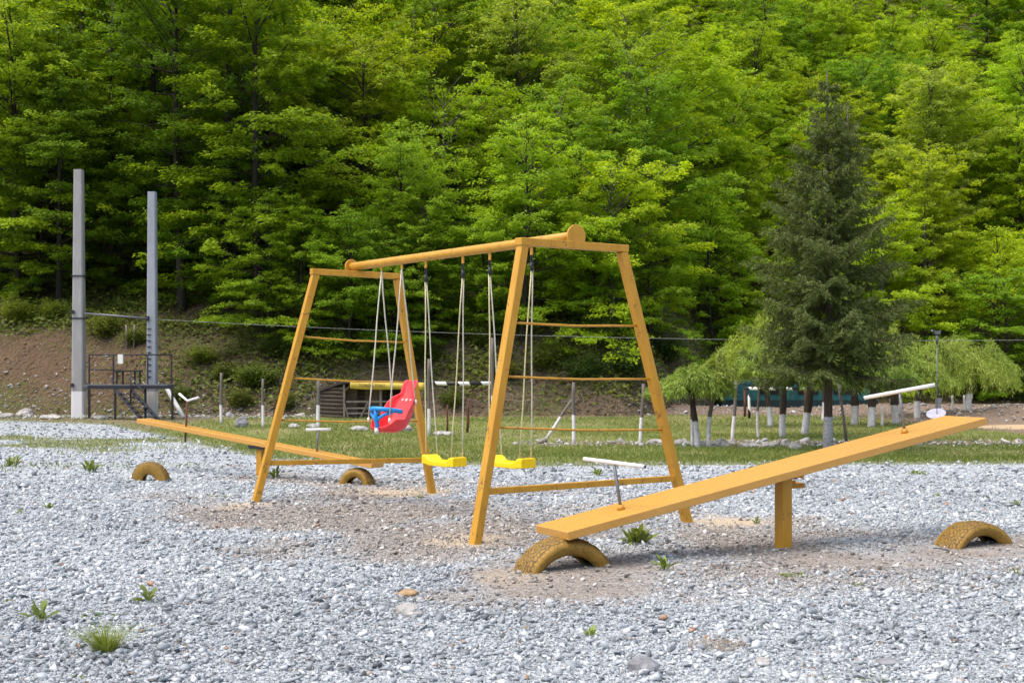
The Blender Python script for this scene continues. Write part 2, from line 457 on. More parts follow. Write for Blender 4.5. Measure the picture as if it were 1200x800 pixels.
def tyre_mat():
    k = NT('mustard_painted_rubber'); uv = k.n('ShaderNodeUVMap')
    dn = k.n('ShaderNodeTexNoise', Vector=uv, Scale=6.0, Detail=3); wv = k.n('ShaderNodeVectorMath', _operation='MULTIPLY_ADD'); k.l(dn.outputs['Color'], wv.inputs[0]); wv.inputs[1].default_value = (.20, .20, 0); k.l(uv.outputs[0], wv.inputs[2])
    br = k.n('ShaderNodeTexBrick', _offset=.5, Vector=wv, Scale=1.0)
    br.inputs['Mortar Size'].default_value = .014; br.inputs['Brick Width'].default_value = .15; br.inputs['Row Height'].default_value = .11
    br.inputs['Color1'].default_value = (1, 1, 1, 1); br.inputs['Color2'].default_value = (.8, .8, .8, 1); br.inputs['Mortar'].default_value = (0, 0, 0, 1)
    c = k.coord(); n = k.noise(c, 7, 5, .7); n2 = k.noise(c, 60, 4, .7)
    a = k.mix(k.ramp(n, [(.3, (0, 0, 0)), (.7, (1, 1, 1))]), (.23, .135, .02), (.34, .20, .03))
    a = k.mix(k.ramp(n2, [(.56, (0, 0, 0)), (.63, (.85, .85, .85))]), mixout(a), (.06, .048, .035))
    tr = k.attr('tread')
    gro = k.math('MULTIPLY', k.math('SUBTRACT', 1.0, br.outputs['Color']), tr)
    a = k.mix(k.math('MULTIPLY', gro, .85), mixout(a), (.055, .035, .014))
    a = k.mix(k.attr('bare'), mixout(a), (.018, .017, .018))
    h = k.math('SUBTRACT', k.math('MULTIPLY', n2, .15), gro)
    k.principled(a, .62, k.bump(h, .9, .012), spec=.35); return k.m
M['tyre'] = tyre_mat()

def logs():
    k = NT('weathered_logs'); c = k.coord((.6, .6, 1)); n = k.noise(k.coord((1.5, 1.5, 22)), 2, 5, .7)
    a = k.mix(k.ramp(n, [(.3, (0, 0, 0)), (.7, (1, 1, 1))]), (.022, .017, .014), (.10, .078, .06))
    k.principled(a, .9, k.bump(n, .6, .02)); return k.m
M['logs'] = logs()
M['logs_pale'] = simple('pale_boards', (.15, .12, .09), .9, .25, 9)
M['dark_opening'] = simple('interior_shade_dark', (.012, .010, .009), .95, .2, 5)  # near-black colour stands in for the shade inside hut opening and shed windows
M['straw_soil'] = M['field']

# ================================================================ SETTING
def grid_sheet(name, xs, v, y0, y1, zf, mat, attrf):
    X, V = np.meshgrid(xs, v, indexing='ij')
    Y = y0(X) * (1 - V) + y1(X) * V
    Z = zf(X, Y)
    nx, ny = X.shape
    P = np.stack([X, Y, Z], -1).reshape(-1, 3)
    i = np.arange(nx * ny).reshape(nx, ny)
    Q = np.stack([i[:-1, :-1], i[1:, :-1], i[1:, 1:], i[:-1, 1:]], -1).reshape(-1, 4)
    me = np_mesh(name, P, Q, mat, {k: f(X, Y).ravel() for k, f in attrf.items()}, smooth=True)
    o = link(name, me); o['kind'] = 'structure'
    return o

xs = np.concatenate([np.linspace(-95, -24, 40, endpoint=False), np.linspace(-24, -9, 90, endpoint=False), np.linspace(-9, 9, 180, endpoint=False), np.linspace(9, 24, 90, endpoint=False), np.linspace(24, 95, 40)])
# v spacing fine where the swings stand
def gravel_green(x, y):
    e = gravel_edge(x) - y
    left = sm(-3, -6, x)
    near_edge = (1 - sm(.2, 1.6 , e)) * .9
    strips = left * sm(.52, .7, fbm(x * .6, y, .55, 3)) * sm(17, 22, y) * .95
    px = CX + x / np.maximum(y, 3) * F; py = HY + CAMH / np.maximum(y, 3) * F
    weedy = np.exp(-(((px - 270) / 90) ** 2 + ((py - 516) / 9) ** 2)) * .8 + np.exp(-(((px - 120) / 80) ** 2 + ((py - 527) / 6) ** 2)) * .7
    return np.clip(np.maximum(np.maximum(near_edge, strips), weedy), 0, 1)
vv = np.concatenate([np.linspace(0, .62, 16, endpoint=False), np.linspace(.62, .9, 110, endpoint=False), np.linspace(.9, 1, 40)])
def gz_gravel(x, y):
    s = patch(SOIL, x, y)
    return flat_z(x, y) + .03 * (fbm(x, y, .8, 3) - .5) * sm(8, 12, y) * 0.6 - .012 * s
grid_sheet('gravel_ground', xs, vv, lambda x: 0 * x - 30, gravel_edge, gz_gravel, M['gravel_ground'],
           {'soil': lambda x, y: patch(SOIL, x, y), 'sand': lambda x, y: patch(SAND, x, y), 'green': gravel_green})

def field_soil(x, y):
    track = np.exp(-((y - 25.3 - .03 * x) / .75) ** 2) * sm(-.6, 1.5, x) * (1 - sm(10, 13, x))
    right = sm(10.3, 12.2, x + .18 * (y - 28)) * sm(25.5, 27.5, y)
    berm = sm(38.0, 39.2, y) * sm(0, 2, x)
    foot = sm(1.3, .3, bank_line(x) - y) * .8
    lft = sm(-5, -9, x) * .55 * sm(27, 31, y)
    return np.clip(np.maximum.reduce([track * .95, right, berm, foot, lft]), 0, 1)
def field_sand(x, y):
    return np.exp(-(((x - 13.2) / 2.4) ** 2 + ((y - 31.8) / 1.3) ** 2)) * 1.2
grid_sheet('grass_field', xs, np.linspace(0, 1, 70), gravel_edge, lambda x: bank_line(x) + .0, lambda x, y: flat_z(x, y), M['field'],
           {'soil': field_soil, 'sand': field_sand})
def hill_soil(x, y):
    d = y - bank_line(x)
    px = CX + x / y * F
    left = sm(-7, -11, x) * (1 - sm(2.6, 3.6, d)) * (.65 + .5 * sm(-9, -12.5, x))
    mid = .25 * (1 - sm(.3, 1.6, d))
    return np.clip(np.maximum(left, mid), 0, 1)
vh = np.concatenate([np.linspace(0, .12, 60, endpoint=False), np.linspace(.12, .45, 60, endpoint=False), np.linspace(.45, 1, 24)])
grid_sheet('hillside', xs, vh, bank_line, lambda x: 0 * x + 150, lambda x, y: hill_z(x, y) + flat_z(x, y), M['hill'], {'soil': hill_soil})

# ---------------------------------------------------------------- gravel stones (nobody could count them)
def stone_variants(n, k, seed):
    rnd = random.Random(seed); out = []
    for _ in range(n):
        bm = bmesh.new()
        for _ in range(k):
            p = Vector((rnd.gauss(0, 1), rnd.gauss(0, 1), rnd.gauss(0, 1))).normalized()
            p *= rnd.uniform(.72, 1.1)
            bm.verts.new((p.x, p.y * .82, p.z * .44))
        r = bmesh.ops.convex_hull(bm, input=bm.verts)
        bmesh.ops.delete(bm, geom=[v for v in bm.verts if not v.link_faces], context='VERTS')
        bmesh.ops.triangulate(bm, faces=bm.faces)
        bm.verts.index_update()
        out.append((np.array([v.co[:] for v in bm.verts]), np.array([[v.index for v in f.verts] for f in bm.faces])))
        bm.free()
    return out
SV = stone_variants(24, 9, 3)
def rot_mats(n, tilt=.5):
    a = RNG.uniform(0, 2 * np.pi, n); b = RNG.normal(0, tilt, n); c = RNG.normal(0, tilt, n)
    ca, sa, cb, sb, cc, sc_ = np.cos(a), np.sin(a), np.cos(b), np.sin(b), np.cos(c), np.sin(c)
    Z = np.zeros(n); O = np.ones(n)
    Rz = np.stack([ca, -sa, Z, sa, ca, Z, Z, Z, O], -1).reshape(n, 3, 3)
    Rx = np.stack([O, Z, Z, Z, cb, -sb, Z, sb, cb], -1).reshape(n, 3, 3)
    Ry = np.stack([cc, Z, sc_, Z, O, Z, -sc_, Z, cc], -1).reshape(n, 3, 3)
    return Rz @ Rx @ Ry
def stones(name, pos, size, attrs, mat):
    n = len(pos); var = RNG.integers(0, len(SV), n); RM = rot_mats(n)
    Vs, Fs, A = [], [], {k: [] for k in attrs}; off = 0
    for i, (v, f) in enumerate(SV):
        ix = np.nonzero(var == i)[0]
        if not len(ix): continue
        st = np.stack([RNG.uniform(.8, 1.2, len(ix)), RNG.uniform(.75, 1.1, len(ix)), RNG.uniform(.7, 1.15, len(ix))], -1)
        P = np.einsum('nij,nkj->nki', RM[ix], v[None] * st[:, None]) * size[ix, None, None] + pos[ix, None]
        k = len(v)
        Vs.append(P.reshape(-1, 3)); Fs.append((f[None] + (np.arange(len(ix)) * k)[:, None, None] + off).reshape(-1, 3)); off += k * len(ix)
        for q in attrs: A[q].append(np.repeat(attrs[q][ix], k))
    return np_mesh(name, np.concatenate(Vs), np.concatenate(Fs), mat, {q: np.concatenate(a) for q, a in A.items()})

def scatter(y0, y1, dens, wid=.43):
    n = int(dens * wid * (y1 ** 2 - y0 ** 2))
    y = np.sqrt(RNG.uniform(y0 ** 2, y1 ** 2, n)); x = RNG.uniform(-1, 1, n) * (wid * y + .6)
    return x, y
X, Y, S = [], [], []
for y0, y1, dens, med in ((4.6, 7.5, 4600, .0088), (7.5, 10, 3400, .0095), (10, 13.5, 1800, .0108), (13.5, 18, 900, .013), (18, 24, 170, .02), (24, 36, 50, .026)):
    x, y = scatter(y0, y1, dens)
    X.append(x); Y.append(y); S.append(np.clip(RNG.lognormal(math.log(med), .60, len(x)), .005, .055))
X = np.concatenate(X); Y = np.concatenate(Y); S = np.concatenate(S)
soil = patch(SOIL, X, Y); sand = patch(SAND, X, Y); grn = gravel_green(X, Y)
keep = (Y < gravel_edge(X) - .1) & (RNG.random(len(X)) > np.maximum(np.maximum(soil * .1, sm(.1, .8, patch(FINE, X, Y)) * .8), np.maximum(sand * .85, grn * .75)))
X, Y, S, soil = X[keep], Y[keep], S[keep], soil[keep]
S = S * (1 - .32 * soil * RNG.random(len(S)) ** .5)
Zg = gz_gravel(X, Y)
tone = np.clip(RNG.normal(.52, .24, len(X)) + .34 * (fbm(X, Y, 1.1, 3) - .5) + .45 * (fbm(X + 40, Y, .35, 3) - .5), 0, 1)
g = link('gravel_stones', stones('gravel_stones', np.stack([X, Y, Zg + S * .22], -1), S,
         {'tone': tone, 'soil': np.clip((soil * 1.25 > RNG.random(len(X))) * RNG.uniform(.5, 1, len(X)) + soil * .25, 0, 1), 'warm': RNG.random(len(X))}, M['gravel_stone']))
g['kind'] = 'stuff'

# ---------------------------------------------------------------- grass and ground cover
def blades(name, x, y, h, w, mat, lean=.45, zf=ground_z, tone=None):
    n = len(x); z = zf(x, y)
    d = np.stack([RNG.normal(0, lean, n), RNG.normal(0, lean, n), np.ones(n)], -1)
    up = np.stack([RNG.normal(0, 1, n), RNG.normal(0, 1, n), RNG.normal(0, .3, n)], -1)
    return leaf_mesh(name, np.stack([x, y, z - .004], -1), d, up, h, w, RNG.random(n) if tone is None else tone, mat, .25)
n = 150000
y = 1 / RNG.uniform(1 / 39.0, 1 / 20.5, n); x = RNG.uniform(-1, 1, n) * (.42 * y + 1)
k = (y > gravel_edge(x) - .6 * RNG.random(n) ** 2) & (y < bank_line(x)) & (RNG.random(n) > field_soil(x, y) * .93) & (RNG.random(n) > np.clip(field_sand(x, y), 0, 1))
k &= RNG.random(n) < .35 + .9 * sm(.35, .6, fbm(x, y, .7, 3))
x, y = x[k], y[k]
o = link('field_grass', blades('field_grass', x, y, RNG.uniform(.035, .10, len(x)), RNG.uniform(.008, .016, len(x)), M['grass_blade'], .6,
                               tone=np.clip(fbm(x, y, .5, 3) * 1.1 - .1 + RNG.normal(0, .18, len(x)), 0, 1))); o['kind'] = 'stuff'
# scattered low weeds on the far gravel, thick along its grassy left edge
n = 60000
y = 1 / RNG.uniform(1 / 36.5, 1 / 15.0, n); x = RNG.uniform(-1, 1, n) * (.42 * y + 1)
gg = gravel_green(x, y)
k = (y < gravel_edge(x)) & (RNG.random(n) < gg ** 1.5)
x, y = x[k], y[k]
o = link('gravel_weeds', blades('gravel_weeds', x, y, RNG.uniform(.03, .13, len(x)), RNG.uniform(.009, .02, len(x)), M['grass_blade'], .6)); o['kind'] = 'stuff'

m = 420
y = 1 / RNG.uniform(1 / 20.0, 1 / 5.6, m); x = RNG.uniform(-1, 1, m) * (.42 * y + .4)
cl = fbm(x, y, .8, 3) > .47
x, y = x[cl], y[cl]; m = len(x)
o = link('dry_leaves', leaf_mesh('dry_leaves', np.stack([x, y, gz_gravel(x, y) + .016], -1), np.stack([RNG.normal(0, 1, m), RNG.normal(0, 1, m), RNG.normal(.1, .25, m)], -1), np.stack([RNG.normal(0, .4, m), RNG.normal(0, .4, m), np.ones(m)], -1), RNG.uniform(.02, .05, m), RNG.uniform(.014, .03, m), RNG.random(m), M['dry_leaf'])); o['kind'] = 'stuff'
# undergrowth and fallen leaves on the bank
n = 420000
x = RNG.uniform(-25, 25, n); y = RNG.uniform(38, 60, n)
d = y - bank_line(x)
dens = sm(.40, .62, fbm(x, y, .6, 4)) * (.95 - .75 * sm(6, 14, d)) * (1 - .93 * hill_soil(x, y)) * sm(.1, .9, d)
dens = np.maximum(dens, .95 * np.exp(-(((x - 3.2) / 2.6) ** 2 + ((d - 2.6) / 1.5) ** 2)))
dens = np.maximum(dens, .6 * np.exp(-(((x + 8) / 2.6) ** 2 + ((d - 1.6) / 1.3) ** 2)))
dens = np.maximum(dens, .7 * sm(-6, -9, x) * np.exp(-((d - 4.0) / .8) ** 2))
k = (d > .05) & (RNG.random(n) < dens)
x, y = x[k], y[k]; m = len(x)
z = hill_z(x, y) + flat_z(x, y) + RNG.random(m) ** 2 * .35
dd = np.stack([RNG.normal(0, 1, m), RNG.normal(-.4, 1, m), RNG.normal(.2, .5, m)], -1)
up = np.stack([RNG.normal(0, .45, m), RNG.normal(-.5, .4, m), np.ones(m)], -1)
o = link('undergrowth', leaf_mesh('undergrowth', np.stack([x, y, z], -1), dd, up, RNG.uniform(.08, .2, m), RNG.uniform(.04, .11, m), np.clip(fbm(x, y, .8, 3) + RNG.normal(0, .2, m), 0, 1), M['bush_leaf'])); o['kind'] = 'stuff'
o.color = (1.0, .95, .9, 1)
n = 70000
x = RNG.uniform(-27, 27, n); y = RNG.uniform(38, 64, n); d = y - bank_line(x)
k = (d > -.5) & (RNG.random(n) < .8 * sm(.25, .6, fbm(x + 30, y, .6, 3)) * (1 - .8 * sm(-8.5, -12, x) * (d < 3.4)))
x, y = x[k], y[k]; m = len(x)
z = ground_z(x, y) + .02 + RNG.random(m) * .04
dd = np.stack([RNG.normal(0, 1, m), RNG.normal(0, 1, m), RNG.normal(0, .3, m)], -1)
up = np.stack([RNG.normal(0, .5, m), RNG.normal(-.4, .5, m), np.ones(m)], -1)
o = link('leaf_litter', leaf_mesh('leaf_litter', np.stack([x, y, z], -1), dd, up, RNG.uniform(.07, .17, m), RNG.uniform(.05, .1, m), RNG.random(m), M['dry_leaf'])); o['kind'] = 'stuff'
# dead twigs lying on the steep bank behind the swings
tw = MB()
for _ in range(420):
    x = random.uniform(-7, 8); d = random.random() ** 1.3 * 5 + .2
    y = float(bank_line(np.array([x]))[0]) + d
    a = random.uniform(0, math.pi); L = random.uniform(.25, .9)
    p = [(x + math.cos(a) * L * (t - .5), y + math.sin(a) * L * (t - .5) * .6) for t in (0, .5, 1)]
    tw.tube([(q[0], q[1], gz(*q) + random.uniform(.02, .2)) for q in p], [.012, .009, .004], 4)
o = tw.build('fallen_twigs', M['deadstick']); o['kind'] = 'stuff'

# rubble spilling from the bare left bank and lying along the stony track
n = 2600
x = np.concatenate([RNG.uniform(-17, -5.5, n), RNG.uniform(0, 10.5, 900), RNG.uniform(3, 16, 700), RNG.normal(14.2, 2.0, 900)])
y = np.concatenate([RNG.normal(38.2, 1.0, n), 25.3 + RNG.normal(0, .45, 900), RNG.normal(40.2, .7, 700), RNG.normal(36.4, 1.4, 900)])
k = (y > gravel_edge(x)); x, y = x[k], y[k]; m = len(x)
s = np.clip(RNG.lognormal(math.log(.035), .55, m), .015, .16)
o = link('rubble', stones('rubble', np.stack([x, y, ground_z(x, y) + s * .2], -1), s, {'tone': np.clip(RNG.normal(.6, .2, m), 0, 1), 'soil': np.clip(RNG.normal(.75, .25, m), 0, 1), 'warm': RNG.random(m)}, M['gravel_stone'])); o['kind'] = 'stuff'

ORD = ['first', 'second', 'third', 'fourth', 'fifth', 'sixth', 'seventh', 'eighth', 'ninth', 'tenth', 'eleventh', 'twelfth', 'thirteenth', 'fourteenth', 'fifteenth', 'sixteenth', 'seventeenth', 'eighteenth', 'nineteenth', 'twentieth', 'twenty-first', 'twenty-second', 'twenty-third', 'twenty-fourth', 'twenty-fifth', 'twenty-sixth', 'twenty-seventh', 'twenty-eighth', 'twenty-ninth', 'thirtieth']

# ---------------------------------------------------------------- rocks one could pick up
def rock(name, label, px, py, wpx, hpx, group=None, mat='rock', seed=0, Y=None):
    p = on_ground(px, py) if Y is None else Vector(((px - CX) * Y / F, Y, 0))
    p.z = gz(p.x, p.y)
    s = p.y / F
    rnd = random.Random(seed)
    bm = bmesh.new(); bmesh.ops.create_icosphere(bm, subdivisions=3, radius=1)
    off = Vector((rnd.uniform(-9, 9), rnd.uniform(-9, 9), rnd.uniform(-9, 9)))
    for v in bm.verts:
        q = v.co.copy()
        r = 1 + .26 * mnoise.noise(q * 1.1 + off) + .12 * mnoise.noise(q * 2.7 + off)
        a = mnoise.cell(q * 1.6 + off) * .05
        v.co = q * (r + a)
        v.co = Vector((v.co.x * wpx * s * .5, v.co.y * wpx * s * .42, max(v.co.z, -.35) * hpx * s * .72 + hpx * s * .22))
    me = bpy.data.meshes.new(name); bm.to_mesh(me); bm.free(); me.materials.append(M[mat])
    o = link(name, me, loc=p); o.rotation_euler.z = 0
    tag(o, label, 'rock', group); return o
rock('stone', 'large pale loose stone lying on the foreground gravel', 478, 720, 34, 15, mat='rock', seed=1)
rock('stone', 'flat tan stone lying on the gravel left of the loose pale one', 478, 697, 26, 7, mat='rock', seed=2).data.materials[0] = simple('tan_stone', (.36, .24, .13), .9, .2, 9)
rock('stone', 'cream stone at the bottom right of the gravel', 894, 778, 20, 10, seed=3)
rock('stone', 'dark flat stone on gravel near the lower right', 1040, 778, 30, 8, mat='rock_grey', seed=4)
rock('stone', 'blue grey broken stone at the bottom edge of gravel', 752, 786, 36, 18, mat='rock_grey', seed=5)
rock('boulder', 'grey boulder behind the far seesaw plank', 283, 501, 17, 13, mat='rock_grey', seed=6)
rk = [(800, 521, 22, 9), (822, 523, 18, 10), (845, 523, 26, 12), (858, 520, 14, 9), (878, 524, 34, 8), (901, 524, 28, 9), (921, 522, 16, 12), (931, 526, 22, 12), (770, 519, 26, 7), (727, 517, 10, 6), (748, 521, 14, 6)]
for i, (a, b, c, d) in enumerate(sorted(rk)):
    rock('rock', f'pale rock edging the grass field, {ORD[i]} from the left in its row', a, b, c * .8, d * .8, 'rocks edging the field', seed=20 + i)
fl = [(520, 510, 24, 6, 'flat white slab in the grass below the striped bar'), (345, 502, 14, 6, 'flat pale stone left of the post by the log hut'), (366, 502, 14, 6, 'pale stone at the foot of the post before the log hut'),
      (421, 505, 20, 7, 'pale flat stone in the grass left of the red swing seat'), (472, 505, 22, 9, 'pale stone in the grass behind the red swing seat'), (8, 489, 16, 6, 'grey rock at far left where gravel meets bank'),
      (30, 488, 20, 10, 'largest rock at the foot of the bare bank'), (60, 491, 24, 6, 'broad low rock left of the tallest concrete pole'), (118, 491, 20, 5, 'low rock right of the tallest concrete pole')]
for i, (a, b, c, d, l) in enumerate(fl): rock('rock', l, a, b, c, d, 'rocks lying about the field', seed=50 + i)

# ================================================================ FOREST
def beech_data(seed, H, base, Rc, nleaf, leafL):
    rng = np.random.default_rng(seed); rnd = random.Random(seed)
    tr = MB()
    bend = [rng.normal(0, .02 * H), rng.normal(0, .02 * H)]
    def axis(t): return Vector((bend[0] * math.sin(t * 2.6) , bend[1] * math.sin(t * 2.1 + .4) - bend[1] * math.sin(.4), t * H))
    tr.tube([axis(t) - Vector((0, 0, .5 if t == 0 else 0)) for t in np.linspace(0, .97, 11)], [H * .0115 * (1 - .95 * t) + .012 + (.05 if t == 0 else 0) for t in np.linspace(0, .97, 11)], 7)
    nl = int(40 + H * 4.0); lob = rng.uniform(0, 6.28)
    P, D, T, UPS = [], [], [], []
    wts = []
    limbs = []
    for i in range(nl):
        t = base + (1 - base) * ((i + rng.random()) / nl) ** .80
        u = (t - base) / (1 - base)
        prof = math.sqrt(max(0.0, 1 - ((u - .36) / .70) ** 2))
        az = i * 2.39996 + rng.normal(0, .45)
        L = max(.45, Rc * prof * rng.uniform(.62, 1.15) * (1 + .22 * math.sin(az * 2 + lob + 3 * u)))
        el = R(8 + 54 * u ** 1.4) + rng.normal(0, .19)
        limbs.append((t, az, L, el, u))
    totL = sum(l[2] ** 1.6 for l in limbs)
    for t, az, L, el, u in limbs:
        p0 = axis(t); h = Vector((math.cos(az), math.sin(az), 0))
        droop = rng.uniform(.10, .30) * (1 - .7 * u)
        pts = []
        for s in np.linspace(0, 1, 6):
            pts.append(p0 + h * (L * s * math.cos(el * (1 - .35 * s))) + Vector((0, 0, L * (math.sin(el) * s - droop * s * s * 1.2))))
        tr.tube(pts, [.007 * L + .008, .006 * L + .006, .005 * L + .005, .004 * L + .004, .003 * L + .003, .002], 4, cap=False)
        n = max(20, int(nleaf * L ** 1.6 / totL))
        A = np.array([tuple(p) for p in pts])
        nt = max(5, int(L * 4.2))
        ts = np.clip(rng.uniform(.18, 1.0, nt) ** .8, 0, 1)
        tl = L * .46 * (1.1 - ts * .72) * rng.uniform(.6, 1.25, nt) + .12
        ta = rng.choice([-1, 1], nt) * rng.uniform(.45, 1.15, nt)
        tzj = rng.normal(.03, .11, nt)
        w = tl / tl.sum()
        ti = rng.choice(nt, n, p=w)
        s = ts[ti]; q = rng.random(n) ** .75
        f = s * 5; i0 = np.minimum(f.astype(int), 4); fr = (f - i0)[:, None]
        bp = A[i0] * (1 - fr) + A[i0 + 1] * fr
        ang = az + ta[ti]
        td = np.stack([np.cos(ang), np.sin(ang), tzj[ti] - .02], -1)
        off = td * (tl[ti] * q)[:, None]
        lat = rng.normal(0, .075, (n, 3)); lat[:, 2] *= .65
        pos = bp + off + lat
        pos[:, 2] -= .10 * (q * tl[ti]) ** 1.3
        dr = np.stack([np.cos(ang + rng.normal(0, .9, n)), np.sin(ang + rng.normal(0, .9, n)), rng.normal(-.18, .22, n)], -1)
        up = np.stack([rng.normal(0, .40, n) + .25 * math.cos(az), rng.normal(0, .40, n) + .25 * math.sin(az), np.ones(n)], -1)
        P.append(pos); D.append(dr); UPS.append(up)
        T.append(np.clip(rng.normal(.5, .2, n) + rng.normal(0, .13), 0, 1))
    P = np.concatenate(P); D = np.concatenate(D); UPS = np.concatenate(UPS); T = np.concatenate(T)
    n = len(P)
    L = rng.uniform(.7, 1.3, n) * leafL
    return tr, leaf_mesh('crown', P, D, UPS, L, L * rng.uniform(.55, .75, n), T, M['beech_leaf'])

PROTO = {}
specs = [('tall', 0, 13.5, .27, 3.6, 60000, .105), ('tall', 1, 14.0, .30, 3.2, 58000, .105), ('tall', 2, 12.5, .22, 3.5, 60000, .105),
         ('mid', 3, 9.6, .10, 3.0, 52000, .105), ('mid', 4, 8.6, .08, 3.3, 52000, .105), ('mid', 5, 10.2, .12, 2.9, 50000, .105), ('mid', 6, 9.0, .10, 3.4, 52000, .105),
         ('low', 7, 6.2, .03, 2.7, 34000, .095), ('low', 8, 6.9, .03, 2.5, 34000, .095), ('low', 9, 5.4, .02, 2.6, 32000, .095)]
for kind, sd, H, b, Rc, nl, ll in specs:
    tr, crown = beech_data(100 + sd, H, b, Rc, nl, ll)
    tm = bpy.data.meshes.new('trunk'); tm.from_pydata([tuple(v) for v in tr.v], [], tr.f); tm.polygons.foreach_set('use_smooth', tr.s); tm.materials.append(M['bark_dark'])
    tm2 = tm.copy(); tm2.materials.clear(); tm2.materials.append(M['bark_beech'])
    PROTO.setdefault(kind, []).append((tm, tm2, crown, H))

TONES = [('bright yellow-green', (1.16, 1.18, .9)), ('fresh light green', (.98, 1.10, 1.0)), ('mid green', (.76, .95, .95)), ('deep green', (.58, .77, .85)), ('pale grey-green', (1.05, 1.08, 2.4))]
SHAPE = {'tall': 'tall beech', 'mid': 'rounded beech', 'low': 'low bushy beech'}
forest = []
def add_tree(x, y, kind, scale=1., tone=None, pale=False, sink=.15, row=0):
    forest.append(dict(x=x, y=y, kind=kind, s=scale, tone=tone, pale=pale, sink=sink, row=row))
rt = random.Random(21)
def tone_pick(px, row):
    r = rt.random()
    if px < 330: w = [.34, .36, .20, .10, 0]
    elif px < 620: w = [.32, .34, .16, .12, .06]
    elif px < 800: w = [.26, .36, .18, .08, .12]
    else: w = [.42, .34, .10, .06, .08]
    for i, q in enumerate(w):
        r -= q
        if r < 0: return i
    return 1
for row in range(11):
    y0 = 0
    nx = 24
    for i in range(-nx, nx):
        x = i * 3.55 + (row % 2) * 1.8 + rt.uniform(-1.1, 1.1)
        start = 44.2 - 2.4 * float(sm(-9, -5, x)) + 9.4 * float(sm(4, 9, x))
        y = start + row * 3.7 + rt.uniform(-1.2, 1.2)
        if abs(x) > .385 * y + 5.5: continue
        px = CX + x / y * F
        if row == 0:
            kind = ('tall' if rt.random() < .7 else 'mid') if x < -7 else 'low'
        elif row == 1:
            kind = 'tall' if x < -6 and rt.random() < .5 else rt.choice(['mid', 'low', 'low'])
        else:
            kind = rt.choice(['mid', 'mid', 'mid', 'tall']) if x < -4 else rt.choice(['mid', 'mid', 'mid', 'low'])
        add_tree(x, y, kind, rt.uniform(.84, 1.12) if row < 3 else rt.uniform(.70, 1.02), tone_pick(px, row), rt.random() < .3, row=row)
for x, y, k_, sc in ((-16.2, 45.6, 'low', .8), (-13.6, 46.4, 'low', .75), (-11.3, 45.4, 'low', .85), (-9.2, 44.0, 'low', .8), (-17.5, 47.0, 'low', .9), (-7.6, 41.3, 'low', .68), (-6.3, 40.9, 'low', .62), (-5.0, 40.8, 'low', .66), (-3.7, 40.9, 'low', .6), (-2.6, 41.2, 'low', .66), (-.9, 41.5, 'low', .62), (.8, 41.8, 'low', .6), (2.6, 41.8, 'low', .6), (4.4, 42.6, 'low', .66)):
    add_tree(x, y, k_, sc, rt.choice([1, 2, 2, 3]), False, row=0)
rows = {}
for f in forest: rows.setdefault(f['row'], []).append(f)
ROWN = ['front row by the bank', 'second row up the hill', 'third row up the hill', 'fourth row up the hill', 'fifth row up the hill', 'sixth row up the hill', 'seventh row up the hill', 'eighth row up the hill', 'ninth row up the hill', 'tenth row up the hill', 'topmost row of the hill']
for row, fs in rows.items():
    fs.sort(key=lambda f: f['x'] / f['y'])
    for i, f in enumerate(fs):
        tm, tm2, crown, H = rt.choice(PROTO[f['kind']])
        nm, c = TONES[f['tone']]
        lab = f"{nm} {SHAPE[f['kind']]}, {ORD[i]} from left in the {ROWN[row]}"
        root = thing('beech_tree', lab, 'tree', (f['x'], f['y'], gz(f['x'], f['y']) - f['sink']), 'beech trees covering the hillside', rt.uniform(0, 6.28))
        root.scale = (f['s'] * rt.uniform(.92, 1.1),) * 2 + (f['s'],)
        link('trunk', tm2 if f['pale'] else tm, root)
        cr = link('crown', crown, root)
        v = rt.uniform(.88, 1.12) * (1.0 + .14 * float(sm(500, 900, CX + f['x'] / f['y'] * F)))
        cr.color = (c[0] * v * rt.uniform(.95, 1.05), c[1] * v, c[2] * v, 1)
# bare dark trunks standing among the crowns of the left wood
def bare_trunk(px, pyb, Y, H, r, label, mat='bark_dark', lean=0.):
    x = (px - CX) * Y / F; z = gz(x, Y)
    t = thing('bare_tree', label, 'tree', (x, Y, z), 'bare trunks in the left wood')
    m = MB(); b = Vector((x, Y, z - .3)); rr = random.Random(int(px))
    pts = [b + Vector((lean * s * H + .12 * math.sin(3 * s + px), .1 * math.sin(2 * s), (H + .3) * s)) for s in np.linspace(0, 1, 9)]
    m.tube(pts, [r * (1 - .6 * s) + (.05 if s == 0 else 0) for s in np.linspace(0, 1, 9)], 9)
    m.build('trunk', M[mat], t)
    for k in range(9):
        bm = MB()
        s = rr.uniform(.4, .95); a = rr.uniform(0, 6.28); L = rr.uniform(.7, 1.8)
        p = b + Vector((lean * s * H, 0, (H + .3) * s)); d = Vector((math.cos(a), math.sin(a), .5)) * L
        bm.tube([p, p + d * .5, p + d + Vector((0, 0, .1))], [.03, .02, .006], 5)
        bm.build('branch', M[mat], t)
bare_trunk(62, 355, 47.5, 11, .17, 'dark bare trunk left of the tallest concrete pole')
bare_trunk(22, 330, 49, 11, .13, 'dark bare trunk near the left edge of the photo')
bare_trunk(128, 360, 46, 10, .10, 'thin dark trunk between the two concrete poles', lean=.02)
bare_trunk(268, 375, 44.6, 12, .16, 'thick dark trunk of the pair above the far swing leg')
bare_trunk(281, 370, 45.4, 11.5, .13, 'thinner dark trunk of the pair above the far swing leg', lean=.01)
bare_trunk(300, 370, 46, 9, .07, 'slim leaning dark trunk right of the trunk pair', lean=.07)
bare_trunk(617, 405, 46.5, 5, .08, 'short pale grey trunk behind the nearest swing seat', 'bark_beech', .06)
bare_trunk(757, 395, 52, 8, .06, 'thin pale trunk right of the near swing frame', 'bark_beech')

